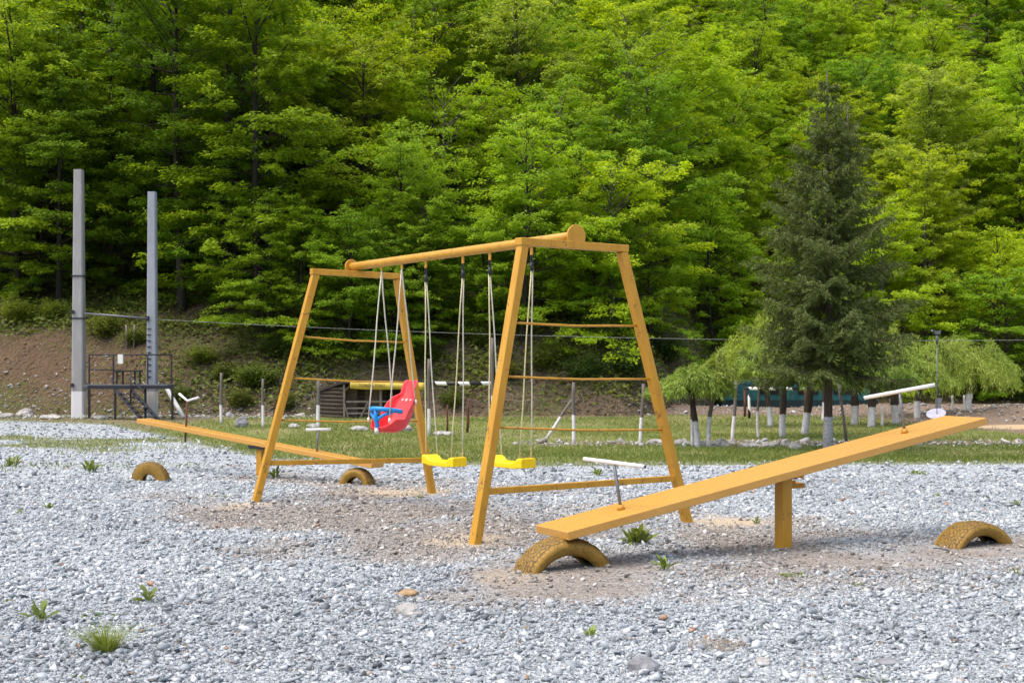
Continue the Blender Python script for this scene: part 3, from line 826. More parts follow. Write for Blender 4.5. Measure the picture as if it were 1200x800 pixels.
bare_trunk(483, 260, 50, 9.0, .085, 'pale trunk standing high above the far end of the swing beam', 'bark_beech')
bare_trunk(414, 290, 49.0, 6.5, .075, 'pale leaning trunk above the far swing frame', 'bark_beech', .05)
bare_trunk(905, 260, 58, 7.0, .085, 'pale trunk on the slope left of the spruce top', 'bark_beech', .04)
bare_trunk(1002, 200, 60, 9.0, .07, 'pale trunk on the slope behind the spruce top', 'bark_beech', -.03)

# bushes on the bank
def bush_data(seed, n=5200):
    rng = np.random.default_rng(seed)
    st = MB(); P, D, U, T = [], [], [], []
    for i in range(16):
        a = rng.uniform(0, 6.28); L = rng.uniform(.5, 1.05); tl = rng.uniform(.15, .9)
        tip = np.array([math.cos(a) * tl * L, math.sin(a) * tl * L, L * (1.05 - .5 * tl)])
        st.tube([(0, 0, -.1), tuple(tip * .5 + np.array([0, 0, .12])), tuple(tip)], [.016, .01, .003], 4, cap=False)
        k = n // 16; q = rng.uniform(.25, 1.05, k)[:, None]
        pos = tip * q + np.array([0, 0, .1]) * (1 - q) + rng.normal(0, .13, (k, 3))
        pos[:, 2] = np.abs(pos[:, 2])
        P.append(pos); D.append(np.stack([np.cos(a) + rng.normal(0, .8, k), np.sin(a) + rng.normal(0, .8, k), rng.normal(.1, .4, k)], -1))
        U.append(np.stack([rng.normal(0, .5, k), rng.normal(0, .5, k), np.ones(k)], -1)); T.append(np.clip(rng.normal(.5, .22, k) + rng.normal(0, .12), 0, 1))
    P = np.concatenate(P); n = len(P)
    return st, leaf_mesh('foliage', P, np.concatenate(D), np.concatenate(U), rng.uniform(.05, .11, n), rng.uniform(.03, .065, n), np.concatenate(T), M['bush_leaf'])
BUSH = []
for s in range(4):
    st, fo = bush_data(300 + s)
    sm_ = bpy.data.meshes.new('stems'); sm_.from_pydata([tuple(v) for v in st.v], [], st.f); sm_.materials.append(M['bark_dark'])
    BUSH.append((sm_, fo))
def on_hill(px, py):
    """where the line of sight through a photo pixel meets the terrain"""
    for Y in np.arange(30, 90, .1):
        p = at(px, py, Y)
        if p.z <= gz(p.x, Y): return Vector((p.x, Y, gz(p.x, Y)))
    return at(px, py, 60)
bl = [(300, 455, 60, 'round light green bush on the bank behind the far seesaw', (1.0, 1.05, 1)), (262, 448, 46, 'olive bush on the bank left of the round light one', (.9, .85, .9)), (235, 425, 44, 'small green bush right of the shorter concrete pole', (1.1, 1.1, .9)),
      (330, 420, 56, 'dark bush on the bank above the log hut corner', (.7, .8, .9)), (210, 470, 36, 'low olive bush beside the leaning white pipe', (.8, .8, .9)), (280, 478, 40, 'low weedy bush between the first two white posts', (.95, .85, .9)), (335, 478, 34, 'low weedy bush left of the log hut', (.9, .85, .9)),
      (20, 378, 50, 'bright shrub at the left edge above bare bank', (1.5, 1.4, .9)), (60, 372, 40, 'leggy bright shrub above the bare bank', (1.4, 1.35, .9)), (125, 395, 50, 'yellowish shrub on the bank behind the concrete poles', (1.1, 1.0, .9)), (160, 402, 40, 'low green shrub left of the shorter concrete pole', (1.0, 1.0, .9)),
      (390, 415, 60, 'wide bush on the bank above the hut roof', (.9, 1.0, .9)), (445, 425, 60, 'green bush behind the yellow banner', (.9, 1.0, .9)), (500, 428, 50, 'bush on the bank above the striped bar', (.95, .95, .9)), (530, 478, 34, 'low scrub below the striped bar', (.8, .8, .9)),
      (640, 432, 56, 'olive bush on the bank seen through the near frame', (1.0, .95, .9)), (690, 445, 60, 'dark ivy bush on the bank seen through the near frame', (.6, .78, 1.1)), (735, 440, 60, 'darkest bush on the bank left of the willows', (.5, .68, 1.0)), (590, 445, 44, 'brownish bush on the bank left of the near frame leg', (.9, .75, .9)),
      (1150, 468, 60, 'tall reedy green bush right of the willows', (.95, 1.05, 1.2)), (1185, 466, 60, 'reedy green bush at the right edge', (.95, 1.05, 1.2)), (700, 405, 60, 'bush high on the bank above the thin wire', (.7, .85, .9)), (780, 425, 60, 'dark bush on the bank behind the leftmost willow', (.5, .65, .9)),
      (830, 450, 60, 'dark bush left of the green shed', (.5, .65, .9)), (570, 405, 50, 'bush high on the bank behind the yellow swings', (.9, .95, .9))]
for i, (px, py, w, l, c) in enumerate(bl):
    p = on_hill(px, py); s = w * p.y / F / 1.7
    b = thing('bush', l, 'bush', (p.x, p.y, p.z - .05), 'bushes on the bank', rt.uniform(0, 6.28)); b.scale = (s, s, s * rt.uniform(.85, 1.1))
    sm_, fo = BUSH[i % 4]
    link('stems', sm_, b); f = link('foliage', fo, b); f.color = (*c, 1)

# ================================================================ SPRUCE
def spruce():
    p = on_ground(970, 526)
    t = thing('spruce_tree', 'tall dark spruce with whitewashed trunk foot behind the near seesaw', 'tree', p)
    rng = np.random.default_rng(77); H = 6.75
    m = MB(); m.tube([p + Vector((.02 * math.sin(4 * s), 0, -.1 + (H + .1) * s)) for s in np.linspace(0, 1, 12)], [.082 * (1 - .93 * s) + .004 + (.02 if s == 0 else 0) for s in np.linspace(0, 1, 12)], 10)
    br = m; P, D, U, T = [], [], [], []
    z = 1.5; i = 0
    while z < H - .12:
        u = (z - 1.4) / (H - 1.4)
        Rm = 1.84 * (1 - u) ** .86 * (.78 + .22 * min(1, u / .15)) + .05
        for k in range(rng.integers(7, 10) if u < .8 else rng.integers(4, 6)):
            az = i * 2.4 + k * 1.05 + rng.normal(0, .25); L = Rm * rng.uniform(.62, 1.14)
            el = R(-6 + 46 * u) + rng.normal(0, .10)
            h = np.array([math.cos(az), math.sin(az), 0])
            ss = np.linspace(0, 1, 7)
            A = np.array([np.array([p.x, p.y, z + rng.normal(0, .0)]) + h * L * s * math.cos(el) + np.array([0, 0, L * (math.sin(el) * s - .22 * s * (1 - u) + .26 * s ** 2.4 * (1 - u))]) for s in ss])
            br.tube([Vector(a) for a in A], [.013 * (1 - .8 * s) * (1 - .6 * u) + .002 for s in ss], 4, cap=False)
            ntw = max(5, int(L * 16))
            for j in range(ntw):
                s = .12 + .88 * (j + rng.random()) / ntw
                f = s * 6; i0 = min(int(f), 5); bp = A[i0] * (1 - f + i0) + A[i0 + 1] * (f - i0)
                sg = 1 if j % 2 else -1; ta = az + sg * rng.uniform(.6, 1.1); tl = (.34 * L * (1.08 - s) + .07) * rng.uniform(.6, 1.2)
                n = int(14 + tl * 100)
                q = rng.random(n)[:, None]
                td = np.array([math.cos(ta), math.sin(ta), -.30 - .25 * (1 - u) + rng.normal(0, .12)])
                pos = bp + td * tl * q + rng.normal(0, .014, (n, 3))
                P.append(pos)
                D.append(td[None] + rng.normal(0, .55, (n, 3)))
                U.append(rng.normal(0, .6, (n, 3)) + np.array([0, 0, 1])); T.append(np.clip(rng.normal(.42 + .2 * s, .2, n), 0, 1))
        z += rng.uniform(.13, .2) * (1 + .5 * u); i += 1
    br.build('trunk', M['bark_spruce'], t)
    P = np.concatenate(P) - np.array(p); n = len(P)
    me = leaf_mesh('needles', P, np.concatenate(D), np.concatenate(U), rng.uniform(.05, .09, n), rng.uniform(.013, .023, n), np.concatenate(T), M['spruce_needle'])
    link('needles', me, t)
spruce()

# ================================================================ WILLOWS AND YOUNG TREES
def willow(label, px, pyb, ytop, crown_w, crown_top, crown_bot, trunk_w=7, lean=0, col=(1, 1, 1), young=False, seed=0, strands=150, skew=0.):
    p = on_ground(px, pyb); s = p.y / F
    p.z = gz(p.x, p.y)
    t = thing('willow_tree', label, 'tree', p, 'whitewashed willows along the field')
    rng = np.random.default_rng(500 + seed)
    ht = (pyb - ytop) * s; r = trunk_w * s / 2
    m = MB(); pts = []; rr = []
    for q in np.linspace(0, 1, 9):
        pts.append(p + Vector((lean * s * q ** 1.5 + .02 * math.sin(5 * q + seed), .02 * math.sin(4 * q), -.05 + (ht + .05) * q)))
        rr.append(r * (1.12 - .25 * q + (.25 * math.exp(-((q - .55) / .13) ** 2) if not young else 0) + (.2 if q == 0 else 0)))
    m.tube(pts, rr, 10)
    top = pts[-1]
    W_ = crown_w * s / 2; ct = (pyb - crown_top) * s + p.z; cb = (pyb - crown_bot) * s + p.z
    P, D, U, T = [], [], [], []
    clumps = rng.uniform(0, 6.28, max(7, strands // 13)); cz = rng.uniform(.5, 1.05, len(clumps)); cr_ = rng.uniform(.45, 1.2, len(clumps))
    for k in range(strands):
        ci = rng.integers(len(clumps)); az = clumps[ci] + rng.normal(0, .17); ro = cr_[ci] * W_ * rng.uniform(.55, 1.1); _u = W_ * math.sqrt(rng.uniform(.02, 1)) * rng.uniform(.6, 1.25) * (1 + .25 * math.sin(3 * az + seed))
        zt = top.z + (ct - top.z) * (1 - .55 * (ro / W_) ** 2) * cz[ci] * rng.uniform(.85, 1.08)
        zb = cb + (zt - cb) * rng.uniform(-.1, .55)
        hx = math.cos(az) * ro + skew * s; hy = math.sin(az) * ro
        A = np.array([[top.x, top.y, top.z - .05], [top.x + hx * .35, top.y + hy * .35, top.z + (zt - top.z) * .8], [top.x + hx * .75, top.y + hy * .75, zt], [top.x + hx * 1.05, top.y + hy * 1.05, (zt * .6 + zb * .4)], [top.x + hx * 1.10 + rng.normal(0, .05), top.y + hy * 1.10, zb]])
        if k % 5 == 0: m.tube([Vector(a) for a in A[:4]], [.018, .012, .007, .003], 4, cap=False)
        n = int(70 * (1 if not young else .8)); q = rng.uniform(.22, 1, n) ** .8 * 4
        i0 = np.minimum(q.astype(int), 3); f = (q - i0)[:, None]
        pos = A[i0] * (1 - f) + A[i0 + 1] * f; tan = norm(A[i0 + 1] - A[i0])
        # smooth the arch a little
        pos += rng.normal(0, .022, (n, 3))
        P.append(pos); D.append(tan * .8 + rng.normal(0, .45, (n, 3)) + np.array([0, 0, -.35]))
        U.append(rng.normal(0, .8, (n, 3)) + np.array([0, 0, .6])); T.append(np.clip(rng.normal(.5, .2, n) + rng.normal(0, .15), 0, 1))
    m.build('trunk', M['bark_young' if young else 'bark_willow'], t)
    P = np.concatenate(P) - np.array(p); n = len(P)
    me = leaf_mesh('crown', P, np.concatenate(D), np.concatenate(U), rng.uniform(.07, .15, n), rng.uniform(.011, .02, n), np.concatenate(T), M['willow_leaf'])
    c = link('crown', me, t); c.color = (*col, 1)
willow('small leaning willow with drooping crown, leftmost of the whitewashed trees', 816, 524, 460, 84, 421, 462, 7, -4, (.95, 1.0, .9), seed=1)
willow('slender young tree leaning right beside the leftmost willow', 829, 524, 446, 40, 412, 442, 5, 12, (1.0, .95, .85), True, seed=2, strands=60)
willow('very thin young whitewashed tree left of the dark bulging trunk', 889, 514, 452, 50, 410, 440, 3, -1, (1.05, 1.08, .9), True, seed=3, strands=70)
willow('willow with a dark bulging trunk in front of the green shed', 918, 512, 440, 124, 380, 432, 7, -1, (1.0, 1.05, 1.0), seed=4, strands=150)
willow('willow with a crooked dark trunk left of the spruce', 944, 509, 440, 86, 404, 432, 8, 7, (.85, .9, .85), seed=5)
willow('whitewashed willow close behind the spruce on its right', 1001, 498, 450, 76, 415, 452, 8, 1, (.85, .92, .9), seed=6)
willow('willow with leaning dark trunk under the white handle bar end', 1020, 500, 448, 90, 405, 450, 8, 6, (.85, .95, .9), seed=7)
willow('stout willow trunk behind the white handle bar', 1049, 497, 448, 110, 395, 458, 8, 0, (1.05, 1.08, .95), seed=8, strands=130)
willow('grey willow trunk right of the white handle stem', 1075, 492, 446, 120, 384, 462, 7, 3, (1.12, 1.12, .95), seed=9, strands=150)
willow('willow with broad pale weeping crown behind the thin lamp pole', 1100, 490, 446, 130, 386, 462, 7, 2, (1.15, 1.12, .95), seed=10, strands=170)
willow('taller feathery pale willow rising left of the spruce', 902, 500, 452, 120, 348, 432, 6, -3, (1.2, 1.15, .8), seed=13, strands=210)
willow('tall feathery willow rising right of the spruce', 1046, 488, 446, 130, 372, 446, 6, 2, (1.2, 1.16, .85), seed=14, strands=210)
willow('rightmost willow with wide pale crown', 1135, 487, 444, 90, 392, 458, 7, 3, (1.1, 1.12, .95), seed=11, strands=150)
willow('thin willow behind the crooked dark trunk', 965, 492, 452, 70, 420, 455, 5, 2, (.8, .9, .85), seed=12, strands=110)

# ================================================================ POSTS, POLES, CABLE
def post(label, px, pyt, pyb, white_y, wpx=5, lean_px=0, group='posts with whitewashed feet', Y=None, round_=True):
    p = on_ground(px, pyb) if Y is None else Vector(((px - CX) * Y / F, Y, 0))
    p.z = gz(p.x, p.y); s = p.y / F
    m = MB(); h = (pyb - pyt) * s
    pts = [p + Vector((lean_px * s * q + .006 * math.sin(7 * q + px), 0, -.08 + (h + .08) * q)) for q in np.linspace(0, 1, 7)]
    m.tube(pts, [wpx * .82 * s / 2 * (1.06 - .12 * q) for q in np.linspace(0, 1, 7)], 9 if round_ else 4)
    o = m.build('fence_post', M['post'], base=p)
    a = o.data.attributes.new('paint_top', 'FLOAT', 'POINT'); a.data.foreach_set('value', np.full(len(o.data.vertices), (pyb - white_y) * s, np.float32))
    tag(o, label, 'post', group)
    return p
post('slim post with white foot between the steel platform and far swing leg', 259, 436, 496, 473, 4)
post('grey post with white foot left of the far swing leg', 308, 444, 501, 474, 4)
post('grey post with white foot in front of the log hut', 373, 446, 502, 474, 5)
post('post with white foot at the left end of the striped bar', 502.5, 420, 510, 477, 4.5)
post('post with white foot at the right end of the striped bar', 577, 395, 520, 462, 4.5)
post('short whitewashed post half hidden by the near swing leg', 574, 481, 517, 479, 4)
post('upright post with white foot beside a leaning brace', 672, 447, 520, 484, 5)
post('leaning post with white foot right of the braced one', 750, 449, 520, 487, 5, 4)
post('post with thin white foot in front of the leftmost willow', 810.5, 452, 524, 490, 3.5)
post('slightly leaning post with white foot among the willows', 858, 446, 517, 486, 5, 5)
post('short all white post right of the spruce', 1034, 476, 499, 470, 4)
post('short all white post right of the lamp pole', 1116, 471, 488, 468, 3.4)
post('short all white post under the rightmost willow', 1130, 471, 488, 468, 3.4)
def stick(name, label, cat, a, b, r, mat, group=None):
    a = Vector(a); b = Vector(b)
    m = MB(); m.tube([a, a.lerp(b, .35) + Vector((.006, 0, 0)), a.lerp(b, .7) - Vector((.006, 0, 0)), b], [r, r * .95, r * .9, r * .85], 8)
    o = m.build(name, mat, base=a); tag(o, label, cat, group); return o
p = on_ground(638, 517)
o = stick('leaning_brace', 'leaning brace with whitewashed lower half propping a post', 'brace', p, at(670.5, 468, p.y), .03, M['post'])
a = o.data.attributes.new('paint_top', 'FLOAT', 'POINT'); a.data.foreach_set('value', np.full(len(o.data.vertices), .5, np.float32))
p = on_ground(992, 519); stick('wooden_stake', 'thin bare stake leaning against the spruce', 'stake', p, at(982, 442, p.y), .03, M['deadstick'])
p = on_ground(524, 506); stick('iron_stake', 'left rusty iron stake in the grass between the yellow swing ropes', 'stake', p, at(524.5, 474, p.y), .022, M['rust'], 'rusty stakes in the grass')
p = on_ground(547.5, 507); stick('iron_stake', 'thicker right rusty iron stake in the grass', 'stake', p, at(549.5, 468, p.y), .03, M['rust'], 'rusty stakes in the grass')
p = on_ground(215, 490); stick('pipe', 'long white pipe leaning beside the steel platform', 'pipe', p, at(195, 454, p.y + .6), .07, M['white_paint'])
p = on_ground(188, 484); stick('pipe', 'short white pipe behind the shorter concrete pole', 'pipe', p, at(187, 453, p.y), .05, M['white_paint'])
def striped_bar(label, px0, px1, py, Y, post_px=None):
    b = at(px0, py, Y)
    t = thing('striped_barrier', label, 'barrier', b, 'black and white striped bars')
    m = MB(); m.tube([at(px0, py, Y), at((px0 + px1) / 2, py + .4, Y), at(px1, py, Y)], .042, 10); m.build('bar', M['stripes'], t)
    if post_px:
        for q in post_px:
            m = MB(); g = at(q, py, Y + .1); g0 = Vector((g.x, g.y, gz(g.x, g.y))); m.tube([g0, g], .035, 8); m.build('support', M['rust'], t)
striped_bar('striped black and white bar between two white-footed posts', 503, 576, 449, 28.2)
striped_bar('striped black and white bar in front of the green shed', 872, 945, 455, 37.5, (873, 944))
p = Vector(((878 - CX) * 36.4 / F, 36.4, gz((878 - CX) * 36.4 / F, 36.4)))
stick('striped_marker', 'short upright black and white striped marker before the green shed', 'marker', p, at(878, 461, 36.4), .04, M['stripes'])

def concrete_pole(label, px, pyt, Y, w0, w1, mat):
    p = Vector(((px - CX) * Y / F, Y, 0)); p.z = gz(p.x, Y); s = Y / F
    t = thing('concrete_pole', label, 'pole', p, 'concrete poles by the bank')
    top = at(px, pyt, Y).z
    m = MB(); vs = []; fs = []
    n = 8; lv = np.linspace(0, 1, 9)
    for q in lv:
        w = (w0 * (1 - q) + w1 * q) * s / 2; z = p.z - .2 + (top - p.z + .2) * q
        c = w * .78
        for x, y in ((-w, -c), (-c, -w), (c, -w), (w, -c), (w, c), (c, w), (-c, w), (-w, c)):
            vs.append((p.x + x, p.y + y, z))
    for i in range(8):
        for k in range(n): fs.append((i * n + k, i * n + (k + 1) % n, (i + 1) * n + (k + 1) % n, (i + 1) * n + k))
    fs.append(tuple(8 * n + k for k in range(n)))
    m.add(vs, fs); m.build('shaft', mat, t)
    if w0 > 13:
        for yy in (323.5, 373):
            q = at(px, yy, Y); mm = MB(); w = .17
            mm.box(q, w, w, .016); mm.build('steel_band', M['black_metal'], t)
        mm = MB(); q = at(px - 7, 365.5, Y - .16); mm.tube([q, q + Vector((0, -.06, 0))], .055, 10); q = at(px - 7.5, 451, Y - .16); mm.tube([q, q + Vector((0, -.06, 0))], .05, 10); mm.build('insulator', M['black_metal'], t)
    else:
        for k in range(9):
            q = at(px - 4, 385 + k * 7, Y - .155); mm = MB(); mm.box(q, .05, .02, .012); mm.build('climbing_hole_shade', M['black_metal'], t)  # black boxes on the shaft stand in for the shade inside climbing holes
        mm = MB(); q = at(px - 5.5, 373, Y - .15); mm.box(q, .04, .05, .06); mm.build('clamp', M['black_metal'], t)
    return p
concrete_pole('taller grey concrete pole with white foot, left of the pair', 92.5, 199, 36.6, 14.6, 9.8, M['concrete'])
concrete_pole('shorter bluish concrete pole with white foot, right of the pair', 178.5, 225, 36.8, 11.8, 9.0, M['concrete_cool'])
m = MB(); m.tube([at(99, 367.2, 36.5), at(136, 370, 36.55), at(173, 373, 36.6)], .028, 8)
tag(m.build('crossing_pipe', M['grey_metal'], base=at(99, 367.2, 36.5)), 'thin grey pipe joining the two concrete poles', 'pipe')
m = MB(); a = at(184, 374, 36.6); b = Vector((34, 31, 2.9)); pts = []
for q in np.linspace(0, 1, 40):
    v = a.lerp(b, q); v.z -= 1.15 * 4 * q * (1 - q) * .62; pts.append(v)
m.tube(pts, .0055, 6); tag(m.build('power_cable', M['cable'], base=a), 'thin grey overhead cable running right from the concrete pole', 'cable')

# ---------------------------------------------------------------- steel platform with stairs
def platform():
    Y = 35.6; s = Y / F; p = at(152, 495, Y); p.z = 0
    t = thing('steel_platform', 'black steel platform with railing and stairs between concrete poles', 'platform', p)
    A = lambda px, py, dy=0.: at(px, py, Y + dy)
    m = MB(); m.box((A(152.5, 451.5) + A(152.5, 451.5, .9)) / 2, 49.5 * s, .45, .03); m.build('deck', M['grey_metal'], t)
    m = MB(); m.box(A(152.5, 453.6, -.0), 49.8 * s, .02, .045); m.build('deck_edge', M['black_metal'], t)
    for px, yt, dy in ((135, 453, 0), (202, 453, 0), (104.5, 453, .9), (170.5, 453, .9), (202, 453, .9)):
        m = MB(); a = A(px, yt, dy); m.bar((a.x, a.y, 0), a, .055, .055, (1, 0, 0)); m.build('leg', M['black_metal'], t)
    for px in (104.5, 133, 173, 201):
        m = MB(); a = A(px, 450, 0.0); b = A(px, 415.5, 0.0); m.bar(a, b, .035, .035, (1, 0, 0)); m.build('railing_post', M['black_metal'], t)
    for y_ in (415.6, 433):
        m = MB(); m.tube([A(104, y_), A(133, y_)], .016, 6) if y_ > 420 else m.tube([A(104, y_), A(202, y_)], .018, 6); m.build('rail', M['black_metal'], t)
    for a, b in (((136, 457), (166, 491)), ((154, 457), (186, 492))):
        m = MB(); m.bar(A(*a, -.06), A(*b, -.5), .04, .09, (0, 1, 0)); m.build('stair_stringer', M['black_metal'], t)
    for q in np.linspace(.12, .9, 6):
        m = MB(); u = A(136, 457, -.06).lerp(A(166, 491, -.5), q); w = A(154, 457, -.06).lerp(A(186, 492, -.5), q); m.bar(u, w, .16, .02, (0, 1, 0)); m.build('stair_tread', M['black_metal'], t)
    m = MB(); m.tube([A(153, 476, -.1), A(153, 436, -.1)], .02, 6); m.tube([A(153, 440, -.1), A(170, 462, -.25), A(170.5, 488, -.3)], .016, 6); m.build('handrail', M['black_metal'], t)
    m = MB(); m.box(A(141.3, 420.5, -.05), .068, .03, .125); m.build('meter_box', M['white_plastic'], t)
    m = MB(); m.box(A(151, 434.5, .5), .34, .18, .02)
    for px in (137, 144, 158, 164): m.bar(A(px, 435, .5), A(px, 450, .5), .04, .04, (1, 0, 0))
    m.build('bench', M['black_metal'], t)
    m = MB()
    m.tube([A(131, 441, .1), A(129.5, 445, .15), A(133, 448, .1)], .035, 8); m.build('valve', M['deadstick'], t)
platform()
m = MB(); p = on_hill(152, 410)
for dx in (-.09, .12): m.tube([(p.x + dx, p.y, p.z - .1), (p.x + dx * 1.2, p.y, p.z + .75)], .028, 6)
tag(m.build('pale_stakes', M['deadstick'], base=p), 'pair of pale stakes on the bank above the platform', 'stakes')

# ---------------------------------------------------------------- log hut
def hut():
    Y = 36.6; s = Y / F; b = at(440, 490, Y); b.z = 0
    t = thing('log_hut', 'low dark log hut with porch at the foot of the bank', 'hut', b)
    c0 = at(402, 490, Y); c0.z = -.02                       # front-left corner under the gable
    u = Vector((.985, .17, 0)).normalized(); v = Vector((-.62, .78, 0)).normalized()
    Wd, Dp = 2.05, 1.15
    # side wall of stacked logs
    m = MB()
    for k in range(8):
        z = .06 + k * .11
        m.tube([c0 + v * -.06 + Vector((0, 0, z)), c0 + v * (Dp + .05) + Vector((0, 0, z))], .056, 8)
    m.build('log_wall', M['logs'], t)
    m = MB()
    bk = c0 + u * .05 + v * .42
    for k in range(8):
        z = .06 + k * .11
        m.tube([bk + Vector((0, 0, z)), bk + u * Wd + Vector((0, 0, z))], .055, 8)
    m.build('back_wall', M['logs'], t)
    m = MB(); d0 = bk - v * .075 + u * .36; ax = (u, v, Vector((0, 0, 1))); m.box(d0 + Vector((0, 0, .42)), .16, .012, .40, ax); m.build('door', M['logs_pale'], t)
    m = MB(); m.box(bk - v * .075 + u * .98 + Vector((0, 0, .5)), .24, .012, .30, ax); m.build('board_panel', M['logs_pale'], t)
    m = MB(); m.box(bk - v * .078 + u * 1.55 + Vector((0, 0, .5)), .2, .012, .24, ax); m.build('opening', M['dark_opening'], t)  # solid dark panel on the wall, the shade of an opening put into colour
    for q in (0.0, 1.0, 1.95):
        m = MB(); p0 = c0 + u * q - v * .05; m.bar(p0, p0 + Vector((0, 0, 1.0)), .055, .055, u)
        if q == 0.0: m.bar(p0 + Vector((0, 0, .78)) + u * .02, p0 + u * .2 + Vector((0, 0, .96)), .03, .03, v)
        m.build('porch_post', M['deadstick'], t)
    # roof: slopes back and down from the front eave
    m = MB(); e = c0 - v * .16 - u * .10 + Vector((0, 0, 1.02)); L = Wd + .3
    sl = v * 1.5 + Vector((0, 0, -.30))
    n_ = u.cross(sl.normalized()).normalized()
    m.box(e + u * L / 2 + sl / 2, L / 2, sl.length / 2, .035, (u, sl.normalized(), n_)); m.build('roof', M['old_roof'], t)
    for a, z in ((0, .30), (0, .48), (0, .16)):
        m = MB(); p0 = c0 + u * .06 - v * .05 + Vector((0, 0, z)); m.bar(p0, p0 + u * 1.85, .02, .045, v); m.build('porch_rail', M['deadstick'], t)
    for q in range(5):
        m = MB(); p0 = c0 + u * (.1 + q * .33) - v * .08; m.bar(p0 + Vector((0, 0, .02)), p0 + u * (.22 if q % 2 else -.12) + Vector((0, 0, .5)), .02, .035, v); m.build('crossed_slat', M['deadstick'], t)
    # banner on the eave
    bt = thing('banner', 'long yellow banner with dark lettering along the hut eave', 'banner', e - v * .06)
    f = e - v * .05 + u * .18
    m = MB(); n = 24; vs = []; fs = []
    for i in range(n + 1):
        q = i / n
        w = .012 * math.sin(q * 14)
        for z in (.045 - .02 * math.sin(q * 3.1), -.175 - .015 * math.sin(q * 6)):
            for dy in (0, .006): vs.append(f + u * (q * 2.05) + v * (w - dy) + Vector((0, 0, z - .06 * q)))
    for i in range(n):
        a = i * 4; c = a + 4
        fs += [(a + 1, c + 1, c + 3, a + 3), (a, a + 2, c + 2, c), (a, c, c + 1, a + 1), (a + 2, a + 3, c + 3, c + 2)]
    fs += [(0, 1, 3, 2), (n * 4, n * 4 + 2, n * 4 + 3, n * 4 + 1)]
    m.add(vs, fs, True); m.build('cloth', M['banner'], bt)
    cu = bpy.data.curves.new('lettering', 'FONT'); cu.body = 'TOROR TOCI'; cu.size = .115; cu.extrude = .002; cu.space_character = 1.02
    tmp = bpy.data.objects.new('lettering', cu); COL.objects.link(tmp)
    dg = bpy.context.evaluated_depsgraph_get(); me = bpy.data.meshes.new_from_object(tmp.evaluated_get(dg)); bpy.data.objects.remove(tmp)
    me.name = 'lettering'; me.materials.clear(); me.materials.append(M['ink'])
    o = link('lettering', me, bt)
    pos = f + u * .22 - v * .030 + Vector((0, 0, -.118))
    mt = Matrix((( u.x, 0, -v.x, 0), (u.y, 0, -v.y, 0), (-.03, 1, 0, 0), (0, 0, 0, 1)))
    me.transform(mt); o.location = pos - Vector(bt['base'])
hut()

# ---------------------------------------------------------------- green shed behind the willows
def shed():
    Y = 45.0; s = Y / F
    a = at(846, 478, Y); gzv = gz(a.x + 2.5, Y + .5)
    b = Vector((a.x, Y, min(gzv, .0)))
    t = thing('green_shed', 'long dark teal sheet-metal shed behind the whitewashed willows', 'shed', b)
    L = (1035 - 852) * s; D = 2.4; top = at(852, 433, Y).z
    x0, x1 = a.x, a.x + L
    m = MB(); vs = []; n = 90
    m.box(((x0 + x1) / 2, Y + D / 2, .1), L / 2, D / 2, .16); m.build('base', M['teal_dark'], t)
    m = MB()
    m.box(((x0 + x1) / 2, Y + D / 2, (.26 + top) / 2), L / 2 - .02, D / 2 - .02, (top - .26) / 2)
    for i in range(48):
        m.box((x0 + .06 + i * (L - .12) / 47, Y + .012, (.26 + top) / 2), .022, .012, (top - .26) / 2 - .03)
    m.build('sheet_wall', M['teal'], t)
    m = MB()
    for k in range(7): m.box((x0 + .32, Y - .03, .32 + k * .14), .30, .012, .055)
    m.build('shutter', M['teal'], t)
    for q in (.3, .55, .78):
        m = MB(); m.box((x0 + L * q, Y - .012, .75), .35, .014, .28); m.build('window', M['dark_opening'], t)
    m = MB(); m.box(((x0 + x1) / 2, Y + D / 2, top + .05), L / 2 + .12, D / 2 + .12, .045); m.build('roof', M['teal_dark'], t)
shed()

# ---------------------------------------------------------------- thin lamp pole with pale dish
def dish_pole():
    p = on_ground(1098, 516); Y = p.y
    t = thing('dish_pole', 'thin metal pole with small grey head and pale dish behind the seesaw end', 'pole', p)
    m = MB(); m.tube([p, at(1098, 400, Y)], .008, 8); m.build('pole', M['grey_metal'], t)
    m = MB(); m.tube([at(1098, 403, Y), at(1098, 392, Y)], .026, 10); m.box(at(1098.5, 389.5, Y), .055, .04, .035); m.tube([at(1094, 389, Y), at(1092, 387, Y - .1)], .02, 8); m.build('head', M['grey_metal'], t)
    m = MB(); c = at(1097, 484.5, Y - .03); nrm = Vector((-.25, -.42, .85)).normalized(); e1 = Vector((1, .1, .15)); e1 = (e1 - nrm * e1.dot(nrm)).normalized(); e2 = nrm.cross(e1)
    vs = []; n = 28; fs = []
    for j, (r, d) in enumerate(((.03, -.03), (.09, -.024), (.15, -.008), (.185, .008), (.19, .004), (.15, -.02), (.03, -.045))):
        for i in range(n):
            q = 2 * math.pi * i / n; vs.append(c + e1 * r * math.cos(q) + e2 * r * math.sin(q) + nrm * d)
    for j in range(6):
        for i in range(n): fs.append((j * n + i, j * n + (i + 1) % n, (j + 1) * n + (i + 1) % n, (j + 1) * n + i))
    fs.append(tuple(range(n))[::-1]); fs.append(tuple(6 * n + i for i in range(n)))
    m.add(vs, fs, True); m.build('dish', M['grey_dish'], t)
dish_pole()

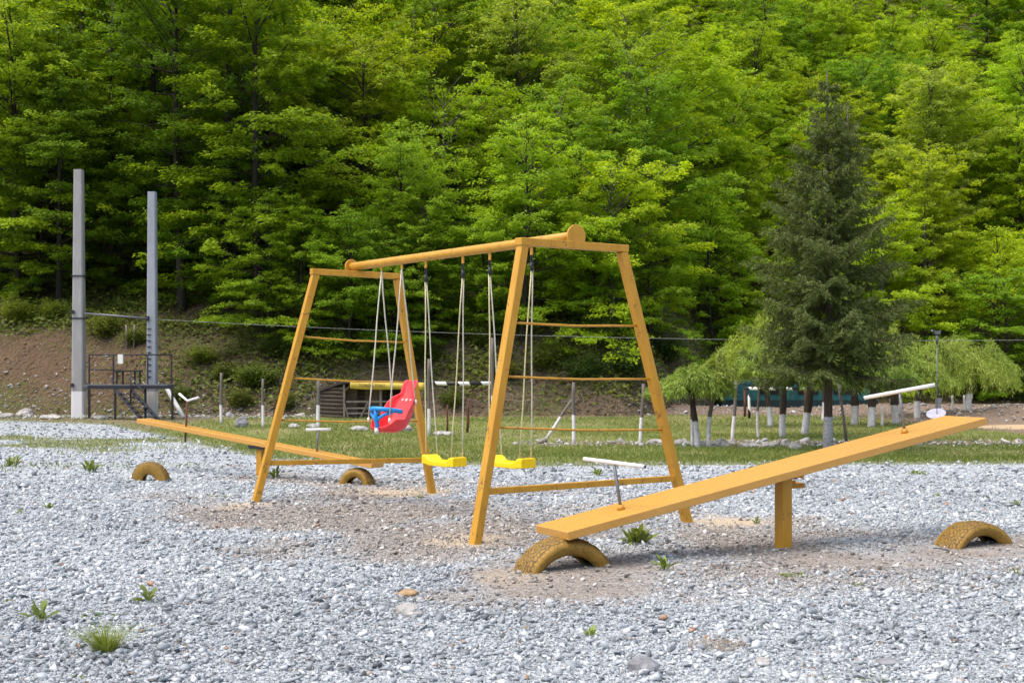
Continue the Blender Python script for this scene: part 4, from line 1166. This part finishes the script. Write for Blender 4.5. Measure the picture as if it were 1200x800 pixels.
# ================================================================ SWING SET
def swing_frame():
    F1, F2 = Vector((-.316, 11.46, 0)), Vector((1.70, 12.93, 0))
    F3, F4 = Vector((-2.853, 14.83, 0)), Vector((-.955, 15.84, 0))
    T1, T2 = Vector((.098, 11.775, 2.60)), Vector((1.024, 12.48, 2.60))
    T3, T4 = Vector((-2.232, 15.145, 2.565)), Vector((-1.35, 15.61, 2.54))
    t = thing('play_swing', 'ochre painted wooden swing frame with tubular top beam', 'swing set', (F1 + F2 + F3 + F4) / 4)
    B0, B1 = Vector((.56, 12.13, 2.692)), Vector((-1.80, 15.385, 2.655))
    d = (B1 - B0).normalized(); E0 = B0 - d * .03; E1 = B1 + d * .10
    m = MB(); m.tube([E0 + (E1 - E0) * q for q in np.linspace(0, 1, 9)], .047, 24); m.build('top_beam', M['paint'], t)
    for e, sg, r in ((E0, -1, .105), (E1, 1, .088)):
        m = MB(); m.tube([e, e + d * sg * .018], r, 40); m.build('end_disc', M['paint'], t, bevel=.003)
    for Fa, Fb, Ta, Tb, ys in ((F1, F2, T1, T2, ((.729, .727), (.548, .533), (.378, .345))), (F3, F4, T3, T4, ((.717, .70), (.535, .515), (.35, .335)))):
        ud = (Tb - Ta); ud.z = 0; ud.normalize()
        for f_, t_ in ((Fa, Ta), (Fb, Tb)):
            m = MB(); e = (t_ - f_).normalized(); g = gz_pt(f_)
            m.bar(Vector((f_.x, f_.y, 0)) - e * .10, t_ - e * .02, .078, .088, ud); m.build('leg', M['paint'], t, bevel=.006)
        m = MB(); up = Vector((0, 0, .012))
        m.bar(Ta - ud * .055 + up, Tb + ud * .055 + up, .10, .066, ud.cross(Vector((0, 0, 1)))); m.build('crossbar', M['paint'], t, bevel=.005)
        for a, b in ys:
            m = MB(); p0 = Fa.lerp(Ta, a); p1 = Fb.lerp(Tb, b); L = (p1 - p0)
            m.tube([p0 - L.normalized() * .0, p0.lerp(p1, .25) + Vector((0, 0, -.008)), p0.lerp(p1, .5) + Vector((0, 0, -.014)), p0.lerp(p1, .78) + Vector((0, 0, -.004)), p1], .0105, 10); m.build('rung', M['paint'], t)
        m = MB(); a, b = ((.165, .165) if Fa is F1 else (.164, .153)); p0 = Fa.lerp(Ta, a); p1 = Fb.lerp(Tb, b)
        m.bar(p0 + ud * .03, p1 - ud * .03, .05, .055, ud.cross(Vector((0, 0, 1)))); m.build('lower_bar', M['paint'], t, bevel=.004)
    return t, B0, B1, d
def gz_pt(p): return 0.0
SF, B0, B1, BD = swing_frame()
def beam_pt(px):
    k = (px - CX) / F; q = (B0.x - k * B0.y) / (k * (B1.y - B0.y) - (B1.x - B0.x))
    return B0.lerp(B1, q)
def hanger_parts(px, parent, small=False):
    b = beam_pt(px) - Vector((0, 0, .045))
    m = MB(); m.bar(b + Vector((0, 0, .012)), b - Vector((0, 0, .075 if not small else .045)), .035, .014, BD); m.build('bracket', M['paint'], parent, bevel=.002)
    if small: return b - Vector((0, 0, .05))
    m = MB(); c = b - Vector((0, 0, .06))
    # snap hook: two bowed sides and a barrel
    for sg in (-1, 1):
        m.tube([c + Vector((0, 0, .0)), c + BD * .014 * sg - Vector((0, 0, .03)), c + BD * .014 * sg - Vector((0, 0, .07)), c - Vector((0, 0, .10))], .0055, 8)
    m.tube([c - Vector((0, 0, .085)), c - Vector((0, 0, .125)), c - Vector((0, 0, .165))], [.016, .02, .014], 10)
    m.tube([c + BD.cross(Vector((0, 0, 1))) * .012 - Vector((0, 0, .07)), c + BD.cross(Vector((0, 0, 1))) * .02 - Vector((0, 0, .13))], .006, 6)
    m.build('snap_hook', M['black_metal'], parent)
    return c - Vector((0, 0, .15))
def rope(parent, a, b, mat='rope', r=.0072):
    m = MB(); a = Vector(a); b = Vector(b); n = 7
    m.tube([a.lerp(b, q) + Vector((.004 * math.sin(9 * q + a.x * 7), .004 * math.cos(7 * q), 0)) for q in np.linspace(0, 1, n)], r, 7); m.build('rope', M[mat], parent)
PERP = Vector((BD.y, -BD.x, 0)); PERP.normalize()
if PERP.y > 0: PERP = -PERP                      # towards the camera
def flat_seat(label, pxa, pxb, zc, drop):
    ha, hb = beam_pt(pxa), beam_pt(pxb); c = (ha + hb) / 2; c.z = zc
    t = thing('board_swing', label, 'swing', (c.x, c.y, zc), 'yellow board swings')
    bd = Vector((BD.x, BD.y, 0)).normalized(); hl = (ha - hb).length / 2 + .03; hl = min(hl, .30)
    m = MB(); n = 20; vs = []; hw = .088
    def prof(u):
        a = abs(u); return .045 * float(sm(.5, .78, a)), .042 + .034 * float(sm(.45, .8, a))
    for i in range(n + 1):
        u = -1 + 2 * i / n; zt, th = prof(u)
        for q, dz in ((-1, -.012), (-.86, 0), (.86, 0), (1, -.012)): vs.append(c + bd * hl * u + PERP * hw * q + Vector((0, 0, zt + dz + .012)))
        for q in (1, -1): vs.append(c + bd * hl * u + PERP * hw * q + Vector((0, 0, zt - th - .006)))
    fs = []
    for i in range(n):
        for k in range(6): fs.append((i * 6 + k, i * 6 + (k + 1) % 6, (i + 1) * 6 + (k + 1) % 6, (i + 1) * 6 + k))
    fs.append(tuple(range(6))[::-1]); fs.append(tuple(n * 6 + k for k in range(6)))
    m.add(vs, fs); o = m.build('seat', M['yellow_plastic'], t, bevel=.007, seg=3)
    bm = bmesh.new(); bm.from_mesh(o.data); bmesh.ops.recalc_face_normals(bm, faces=bm.faces); bm.to_mesh(o.data); bm.free()
    for px, h in ((pxa, ha), (pxb, hb)):
        j = hanger_parts(px, t)
        sg = 1 if (h - c).dot(bd) > 0 else -1
        e = c + bd * (hl - .055) * sg + Vector((0, 0, .03))
        for q, mt in ((-.072, 'rope'), (.072, 'yellow_rope')): rope(t, j + PERP * q * .1, e + PERP * q, mt)
flat_seat('yellow plastic board swing at the middle of the beam', 499, 542.5, .515, 0)
flat_seat('yellow plastic board swing beside the near frame leg', 574, 623, .575, 0)

def baby_swing():
    ha, hb = beam_pt(447), beam_pt(471); c = (ha + hb) / 2; z0 = .80
    t = thing('toddler_swing', 'red plastic toddler swing seat with blue safety bar', 'swing', (c.x, c.y, z0))
    fw = Vector((-.62, -.785, 0)).normalized(); rt_ = Vector((fw.y, -fw.x, 0))
    # path of the shell: (forward, height, half width, wing height)
    path = [(.235, .045, .105, .035), (.215, .0, .135, .10), (.15, -.02, .155, .15), (.06, -.025, .165, .15), (-.05, -.01, .17, .14), (-.12, .035, .172, .145), (-.17, .12, .178, .15), (-.21, .21, .176, .13), (-.245, .29, .165, .10), (-.27, .345, .135, .07), (-.285, .375, .082, .04), (-.30, .40, .080, .045), (-.32, .46, .086, .045), (-.337, .515, .084, .03), (-.343, .545, .07, .012)]
    m = MB(); vs = []; fs = []; k = 11
    for i, (f, z, hw, wg) in enumerate(path):
        a = path[max(i - 1, 0)]; b = path[min(i + 1, len(path) - 1)]
        tf, tz = b[0] - a[0], b[1] - a[1]; l = math.hypot(tf, tz); nf, nz = tz / l, -tf / l     # inner normal (towards child)
        for j in range(k):
            q = -1 + 2 * j / (k - 1); aq = abs(q)
            if aq <= .6: r = q / .6 * hw * .86; h = .0 + .012 * (aq / .6) ** 3
            else:
                e = (aq - .6) / .4; r = math.copysign(hw * (.86 + .14 * math.sin(e * 1.57)) + .022 * e ** 3, q); h = .012 + (wg - .012) * e
            vs.append(Vector((c.x, c.y, z0)) + fw * (f + nf * h) + rt_ * r + Vector((0, 0, z + nz * h)))
    for i in range(len(path) - 1):
        for j in range(k - 1): fs.append((i * k + j, i * k + j + 1, (i + 1) * k + j + 1, (i + 1) * k + j))
    m.add(vs, fs, True); o = m.build('seat_shell', M['red_plastic'], t)
    so = o.modifiers.new('thick', 'SOLIDIFY'); so.thickness = .016; so.offset = 0
    ss = o.modifiers.new('smooth', 'SUBSURF'); ss.levels = 2; ss.render_levels = 2
    O = Vector((c.x, c.y, z0)); Q = lambda f, r, z: O + fw * f + rt_ * r + Vector((0, 0, z))
    m = MB(); arc = [Q(.03 + .225 * math.cos(a) , .172 * math.sin(a), .205 + .035 * math.cos(a)) for a in np.linspace(-1.6, 1.6, 17)]
    m.tube(arc, .026, 12); m.build('safety_bar', M['blue_plastic'], t)
    m = MB(); m.tube([Q(.222, 0, .015), Q(.226, 0, .06), Q(.238, 0, .10), Q(.248, 0, .15), Q(.252, 0, .235)], [.030, .026, .024, .025, .02], 10); m.build('centre_post', M['blue_plastic'], t)
    for sg in (-1, 1):
        m = MB(); m.tube([Q(.236, 0, .085), Q(.236, .04 * sg, .14), Q(.215, .095 * sg, .175), Q(.14, .15 * sg, .20)], .019, 9); m.build('brace_arm', M['blue_plastic'], t)
    m = MB(); m.tube([Q(.232, 0, -.03), Q(.236, 0, .0), Q(.24, 0, .03)], [.022, .026, .02], 9); m.build('front_clip', M['white_plastic'], t)
    for r_ in (-.06, .06, 0):
        m = MB(); m.tube([Q(-.255, r_, .325), Q(-.238, r_, .325)], .012 if r_ else .016, 9); m.build('back_clip', M['white_plastic'], t)
    for px, sg in ((447, 1), (471, -1)):
        j = hanger_parts(px, t, True)
        rope(t, j, Q(.20, .155 * sg, .12), r=.0078); rope(t, j, Q(-.20, .175 * sg, .31), r=.0078)
        m = MB(); e = Q(.20, .158 * sg, .12); m.tube([e + Vector((0, 0, .02)), e - Vector((0, 0, .03))], .013, 8); m.build('rope_knot', M['white_plastic'], t)
        m = MB(); e = Q(-.20, .178 * sg, .31); m.tube([e + Vector((0, 0, .02)), e - Vector((0, 0, .03))], .013, 8); m.build('rope_knot', M['white_plastic'], t)
baby_swing()

# ================================================================ SEESAWS AND TYRES
def local_plank(t, P0, d, n, L, w, th):
    """bevelled plank whose own X axis runs along it, so the grain follows the wood"""
    u = d.cross(n).normalized()
    if u.z < 0: u = -u
    c = P0 + d * L / 2 + n * w / 2 - u * th / 2
    bm = bmesh.new(); bmesh.ops.create_cube(bm, size=1)
    for v in bm.verts: v.co = Vector((v.co.x * L, v.co.y * w, v.co.z * th))
    me = bpy.data.meshes.new('plank'); bm.to_mesh(me); bm.free(); me.materials.append(M['plank'])
    o = link('plank', me, t)
    y = u.cross(d)
    mt = Matrix(((d.x, y.x, u.x, c.x), (d.y, y.y, u.y, c.y), (d.z, y.z, u.z, c.z), (0, 0, 0, 1)))
    o.matrix_local = Matrix.Translation(-Vector(t['base'])) @ mt
    b = o.modifiers.new('bevel', 'BEVEL'); b.width = .006; b.segments = 2
    return u
def near_seesaw():
    P0 = Vector((.415, 9.95, .280)); dh = Vector((.885, .467, 0)).normalized(); nh = Vector((-dh.y, dh.x, 0))
    L = 4.43; d = (dh * 4.37 + Vector((0, 0, .772))).normalized()
    base = P0 + d * 2.2 + nh * .25; base.z = 0
    t = thing('seesaw', 'near ochre plank seesaw resting low on a half-buried tyre', 'seesaw', base)
    u = local_plank(t, P0, d, nh, L, .50, .066)
    pc = P0 + d * 2.30 + nh * .27; top = pc.z - .066
    m = MB(); m.bar((pc.x, pc.y, -.15), (pc.x, pc.y, top - .045), .105, .105, dh); m.build('post', M['paint'], t, bevel=.006)
    m = MB(); m.box((pc.x, pc.y, top - .025), .085, .08, .024, (dh, nh, Vector((0, 0, 1)))); m.build('pivot_block', M['black_metal'], t)
    m = MB(); q_ = at(930, 568.5, 11.62); m.box(q_, .085, .05, .022, (dh, nh, Vector((0, 0, 1)))); m.box(q_ - dh * .05 + Vector((0, 0, .03)), .05, .03, .018, (dh, nh, Vector((0, 0, 1)))); m.build('pivot_plate', M['paint'], t, bevel=.003)
    m = MB(); a = Vector((pc.x, pc.y, top - .012)) ; m.tube([a - nh * .22 + d * .02, a + nh * .34 + d * .02], .022, 12); m.build('pivot_rod', M['paint'], t)
    for s_, ends in ((.641, None), (3.675, 'tilt')):
        b = P0 + d * s_ + nh * .25
        m = MB(); m.tube([b - u * .10, b + u * .37], .013, 12); st = m.build('handle_stem', M['grey_metal'], t)
        m = MB(); m.tube([b, b + u * .022, b + u * .04], [.034, .028, .018], 12); m.build('collar', M['paint'], t)
        e = b + u * .375
        h = (nh * -.95 + Vector((.28, .2, -.05))).normalized() * .30 if ends is None else Vector((.29, -.09, .061))
        m = MB(); m.tube([e - h, e - h * .5, e, e + h * .5, e + h], .0165, 14); m.build('handlebar', M['white_paint'], t)
        for sg in (-1, 1):
            m = MB(); m.tube([e + h * sg * .998, e + h * sg * 1.004], .013, 12); m.build('bar_end', M['black_metal'], t)
near_seesaw()
def far_seesaw():
    P0 = Vector((-1.76, 16.72, .275)); dh = Vector((-.835, .55, 0)).normalized(); nh = Vector((dh.y, -dh.x, 0))
    if nh.y < 0: nh = -nh
    end = Vector((-5.40, 19.15, .735)); d = (end - P0).normalized(); L = (end - P0).length
    base = P0 + d * L / 2; base.z = 0
    t = thing('seesaw', 'far ochre plank seesaw behind the swing frame on the left', 'seesaw', base)
    u = local_plank(t, P0, d, nh, L, .24, .062)
    pc = P0 + d * 2.02 + nh * .10; top = pc.z - .062
    m = MB(); m.bar((pc.x, pc.y, -.1), (pc.x, pc.y, top - .04), .10, .10, dh); m.build('post', M['paint'], t, bevel=.006)
    m = MB(); m.box((pc.x, pc.y, top - .02), .15, .09, .022, (dh, nh, Vector((0, 0, 1)))); m.build('pivot_block', M['black_metal'], t)
    b = P0 + d * (L * .235) + nh * .12
    m = MB(); m.tube([b - u * .02, b + Vector((.02, 0, .28))], .014, 10); m.build('handle_stem', M['grey_metal'], t)
    e = b + Vector((.02, 0, .285)); h = Vector((.155, .05, 0)); m = MB(); m.tube([e - h, e, e + h], .018, 10); m.build('handlebar', M['white_paint'], t)
    b = P0 + d * (L * .80) + nh * .12
    m = MB(); m.tube([b - Vector((0, 0, .22)), b + Vector((.03, 0, .36))], .015, 10); m.build('handle_stem', M['rust'], t)
    e = b + Vector((.03, 0, .36)); m = MB(); m.tube([e + Vector((-.13, .05, .10)), e + Vector((0, 0, 0)), e + Vector((.17, -.03, .05))], .017, 10); m.build('handlebar', M['white_paint'], t)
far_seesaw()

def tyre(label, c, along, Rr=.38, rin=.225, w=.22, inside=True):
    """half-buried tyre: c is the point on the ground under its centre minus depth (c.z below 0); along = rolling direction"""
    al = Vector((along[0], along[1], 0)).normalized(); ax = Vector((-al.y, al.x, 0))
    prof = [(-.26, rin + .012, 0, 0), (-.36, rin, 0, 0), (-.46, rin + .02, 0, 0), (-.52, rin + .06, 0, 0), (-.525, rin + .1, 0, 0), (-.49, Rr - .035, 0, .2), (-.44, Rr - .012, 0, 1), (-.30, Rr, 0, 1), (-.1, Rr + .004, 0, 1), (.1, Rr + .004, 0, 1), (.30, Rr, 0, 1), (.44, Rr - .012, 0, 1), (.49, Rr - .035, 0, .2), (.525, rin + .1, 0, 0), (.52, rin + .06, 0, 0), (.46, rin + .02, 0, 0), (.36, rin, 0, 0), (.26, rin + .012, 0, 0), (.36, rin + .05, 1, 0), (.42, Rr - .07, 1, 0), (0, Rr - .045, 1, 0), (-.42, Rr - .07, 1, 0), (-.36, rin + .05, 1, 0)]
    n = 72; vs = []; fs = []; tread = []; bare = []; k = len(prof)
    base = Vector((c[0], c[1], 0))
    rnd = random.Random(int(c[0] * 100))
    for i in range(n):
        q = 2 * math.pi * i / n
        for a, r, b_, tr in prof:
            g = 0
            if tr == 1: g = -.007 if (i % 3 == 0) else 0.0
            rr = r + g + .003 * math.sin(3 * q + c[0])
            vs.append(Vector((c[0], c[1], c[2])) + (al * math.cos(q) + Vector((0, 0, 1)) * math.sin(q)) * rr + ax * a * w)
            tread.append(tr); bare.append(b_ if inside else 0)
    for i in range(n):
        for j in range(k):
            fs.append((i * k + j, i * k + (j + 1) % k, ((i + 1) % n) * k + (j + 1) % k, ((i + 1) % n) * k + j))
    m = MB(); m.add(vs, fs, True); o = m.build('half_buried_tyre', M['tyre'], base=base)
    me = o.data
    bm = bmesh.new(); bm.from_mesh(me); bmesh.ops.recalc_face_normals(bm, faces=bm.faces); bm.to_mesh(me); bm.free()
    for nm, arr in (('tread', tread), ('bare', bare)):
        a = me.attributes.new(nm, 'FLOAT', 'POINT'); a.data.foreach_set('value', np.array(arr, np.float32))
    uv = me.uv_layers.new(name='UVMap')
    for poly in me.polygons:
        jj = [me.loops[l].vertex_index // k for l in poly.loop_indices]; wrap = max(jj) - min(jj) > n / 2
        for l in poly.loop_indices:
            vi = me.loops[l].vertex_index; i, j = divmod(vi, k)
            if wrap and i < n / 2: i += n
            uv.data[l].uv = (i / n * 9.0 + prof[j][0] * .3, prof[j][0] * 1.0)
    tag(o, label, 'tyre', 'half-buried mustard tyres')
tyre('mustard tyre under the low end of the near seesaw', (.385, 10.12, -.212), (.85, .52), .437, .305, .25)
tyre('half-buried mustard tyre at the far right on bare soil', (3.95, 11.40, -.255), (.86, .5), .44, .325, .25)
tyre('small looking mustard tyre at left below the raised far plank', (-4.74, 17.45, -.005), (.99, -.1), .25, .085, .15, False)
tyre('small tyre under the low end of the far seesaw', (-1.97, 16.95, -.045), (.88, -.45), .25, .13, .16)

# ================================================================ WEEDS ONE CAN POINT AT
def plant(name, label, cat, px, py, hpx, wpx, n, kind, mat='weed_leaf', col=(1, 1, 1), group='weeds growing through the gravel', seed=0):
    p = on_ground(px, py); s = p.y / F; p.z = float(gz_gravel(np.array([p.x]), np.array([p.y]))[0])
    if kind == 'broad': n = int(n * 1.5)
    if py > 640 and kind == 'broad': hpx *= .85; wpx *= .8
    rng = np.random.default_rng(900 + seed + int(px)); H = hpx * s; Wd = wpx * s / 2
    az = rng.uniform(0, 6.28, n); sp = np.sqrt(rng.random(n))
    if kind == 'tuft':
        pos = np.stack([np.cos(az) * sp * Wd * .28, np.sin(az) * sp * Wd * .28, np.zeros(n)], -1)
        # three-segment arching blades
        V, Fc, T = [], [], []
        for i in range(n):
            out = np.array([math.cos(az[i]), math.sin(az[i]), 0]); side = np.array([-out[1], out[0], 0])
            L = H * rng.uniform(.6, 1.25); sprd = Wd * sp[i] * rng.uniform(.7, 1.25); w = rng.uniform(.0018, .0034)
            b = len(V)
            for q in (0, .35, .7, 1):
                c = pos[i] + out * sprd * q ** 1.5 + np.array([0, 0, L * (q - .32 * q * q * (sprd / Wd))])
                ww = w * (1 - q) + .0003
                V += [c - side * ww, c + side * ww]; T += [rng.random() * .4 + .5 * q, rng.random() * .4 + .5 * q]
            for q in range(3): Fc.append((b + q * 2, b + q * 2 + 1, b + q * 2 + 3, b + q * 2 + 2))
        me = np_mesh(name, np.array(V), np.array(Fc), M[mat], {'tone': np.array(T)})
    else:
        pos = np.stack([np.cos(az) * sp * Wd * .5, np.sin(az) * sp * Wd * .5, rng.random(n) ** 2 * H * .3], -1)
        if kind == 'broad':
            d = np.stack([np.cos(az) + rng.normal(0, .3, n), np.sin(az) + rng.normal(0, .3, n), rng.uniform(.4, 1, n) * rng.choice([1.0, 2.2, 6.0], n)], -1); L = rng.uniform(.3, 1.0, n) ** 1.3 * H; wd = L * rng.uniform(.24, .42, n)
        elif kind == 'flat':
            pos = np.stack([np.cos(az) * sp * Wd, np.sin(az) * sp * Wd * .9, rng.random(n) * H * .4], -1)
            d = np.stack([np.cos(az) + rng.normal(0, .6, n), np.sin(az) + rng.normal(0, .6, n), rng.uniform(-.05, .5, n)], -1); L = rng.uniform(.35, .75, n) * max(H, .03); wd = L * rng.uniform(.5, .8, n)
        else:   # straw
            pos = np.stack([np.cos(az) * sp * Wd, np.sin(az) * sp * Wd, rng.random(n) * H * .3], -1)
            d = np.stack([rng.normal(0, 1, n), rng.normal(0, 1, n), rng.uniform(0, .5, n)], -1); L = rng.uniform(.03, .09, n); wd = np.full(n, .003)
        up = np.stack([rng.normal(0, .3, n) - d[:, 0] * .5, rng.normal(0, .3, n) - d[:, 1] * .5, np.ones(n)], -1)
        me = (leaf_mesh if kind == 'straw' else oblong_leaves)(name, pos, d, up, L, wd, np.clip(rng.normal(.5, .25, n), 0, 1), M[mat])
    o = link(name, me, loc=p); o.color = (*col, 1)
    tag(o, label, cat, group)
plant('grass_tuft', 'dense fine grass tuft in the gravel at bottom left', 'grass tuft', 124, 762, 34, 96, 240, 'tuft', col=(1.25, 1.2, .9))
plant('weed', 'leafy weed with upright leaves above the bottom left tuft', 'weed', 174, 705, 24, 22, 16, 'broad', col=(.9, .9, .8))
plant('weed', 'scruffy weed with two tall leaves near the left edge', 'weed', 46, 726, 26, 34, 22, 'broad', col=(.8, .85, .8))
plant('weed', 'flat grey-green broad-leaved weed just above the bottom left tuft', 'weed', 120, 722, 12, 44, 22, 'flat', col=(.7, .85, 1.1))
plant('weed', 'single bright leaf in gravel right below the bottom left tuft', 'weed', 150, 776, 9, 10, 4, 'broad', col=(1.3, 1.2, .8))
plant('weed', 'low flat weed at the bottom left of the gravel', 'weed', 92, 793, 7, 20, 16, 'flat')
plant('weed', 'small weed at the left photo edge', 'weed', 8, 706, 8, 16, 12, 'broad')
plant('weed', 'large bushy weed under the near seesaw plank', 'weed', 746, 636, 22, 44, 60, 'broad', col=(1.05, 1.0, .95))
plant('weed', 'upright leafy weed below the near seesaw plank', 'weed', 779, 666, 22, 16, 11, 'broad', col=(1.1, 1.15, .8))
plant('weed', 'small bright weed in the gravel below the near tyre', 'weed', 692, 745, 15, 20, 16, 'broad', col=(1.1, 1.15, .8))
plant('moss_patch', 'low mossy patch right of the seesaw post', 'moss', 930, 673, 6, 30, 110, 'flat', col=(.8, .9, .7))
plant('weed', 'small mossy weed in the middle right gravel', 'weed', 1006, 685, 6, 16, 24, 'flat', col=(.9, .95, .8))
plant('weed', 'leafy weed at the right edge below the right tyre', 'weed', 1190, 672, 10, 22, 18, 'broad', col=(.9, 1.0, .8))
plant('weed', 'small weed left of the right tyre', 'weed', 1115, 700, 6, 14, 14, 'flat', col=(.8, .85, .8))
plant('weed', 'weed cluster at the bottom edge right of centre', 'weed', 1030, 798, 8, 40, 30, 'flat', col=(.9, .95, .8))
plant('weed', 'tiny weed at the bottom right of the gravel', 'weed', 958, 797, 7, 18, 12, 'flat')
plant('dry_grass_patch', 'patch of dry brown straw on the lower right gravel', 'dry grass', 840, 757, 9, 66, 420, 'straw', mat='dry_grass')
plant('weed', 'small weed beside the foot of the far right swing leg', 'weed', 492, 585, 8, 10, 12, 'broad', col=(1, 1, .7))
plant('weed', 'low weed on gravel left of the far swing leg', 'weed', 258, 582, 5, 26, 40, 'flat')
plant('weed', 'small weed on gravel near the left edge below the left tyre', 'weed', 58, 596, 9, 20, 18, 'broad', col=(.8, .85, .8))
plant('weed', 'bright low weed left of the lone left tyre', 'weed', 22, 602, 7, 14, 10, 'broad', col=(1.2, 1.15, .8))
plant('weed', 'bushy weed right of the left tyre', 'weed', 106, 553, 14, 22, 30, 'broad', col=(.9, .9, .8))
plant('weed', 'tall weed at the left where the gravel is grassy', 'weed', 14, 546, 14, 22, 26, 'broad', col=(.9, .9, .8))
plant('weed', 'weed beside the far seesaw post', 'weed', 322, 560, 14, 14, 18, 'broad', col=(.9, .95, .8))
plant('weed', 'weed in the gravel behind the handle of the near seesaw', 'weed', 700, 557, 10, 16, 20, 'broad', col=(.9, .95, .8))
plant('weed', 'weed behind the near seesaw plank at its middle', 'weed', 887, 612, 9, 12, 14, 'broad', col=(.9, .95, .8))
plant('weed', 'weed on the right gravel above the right tyre', 'weed', 1098, 583, 6, 14, 14, 'broad')
plant('weed', 'weed on the gravel at the right edge', 'weed', 1192, 592, 9, 14, 14, 'broad')
plant('weed', 'low grassy weed strip on the gravel behind the plank', 'weed', 1075, 556, 6, 36, 60, 'broad', col=(.9, 1.0, .7))

# ================================================================ CAMERA, SKY, SUN
cam = bpy.data.cameras.new('camera'); co = bpy.data.objects.new('camera', cam); COL.objects.link(co)
co.location = (0, 0, CAMH); co.rotation_euler = (R(90), 0, 0)
cam.sensor_width = 36; cam.lens = F / 1200 * 36; cam.shift_y = (HY - 400) / 1200
cam.clip_start = .1; cam.clip_end = 1000
cam.dof.use_dof = True; cam.dof.focus_distance = 12.5; cam.dof.aperture_fstop = 8.0
SC.camera = co

SUN_EL, SUN_AZ = R(68), R(-118)        # azimuth from +Y towards +X: behind the swings, to the left
w = bpy.data.worlds.new('World'); SC.world = w; w.use_nodes = True
nt = w.node_tree; bg = nt.nodes['Background']
sky = nt.nodes.new('ShaderNodeTexSky'); sky.sky_type = 'NISHITA'; sky.sun_disc = False
sky.sun_elevation = SUN_EL; sky.sun_rotation = SUN_AZ; sky.dust_density = 6.0; sky.air_density = 1.0; sky.ozone_density = 1.0
nt.links.new(sky.outputs[0], bg.inputs[0]); bg.inputs[1].default_value = .15
sl = bpy.data.lights.new('sun', 'SUN'); sl.energy = 1.0; sl.angle = R(85); sl.color = (1.0, .96, .9)
so = bpy.data.objects.new('sun', sl); COL.objects.link(so)
dirv = Vector((math.sin(SUN_AZ) * math.cos(SUN_EL), math.cos(SUN_AZ) * math.cos(SUN_EL), math.sin(SUN_EL)))
so.rotation_euler = dirv.to_track_quat('Z', 'Y').to_euler(); so.location = (0, 0, 30)
SC.view_settings.view_transform = 'Standard'; SC.view_settings.look = 'None'; SC.view_settings.gamma = 1; SC.view_settings.exposure = .92
SC.cycles.max_bounces = 8; SC.cycles.diffuse_bounces = 5; SC.cycles.transmission_bounces = 5; SC.cycles.glossy_bounces = 2
SC.cycles.use_denoising = True
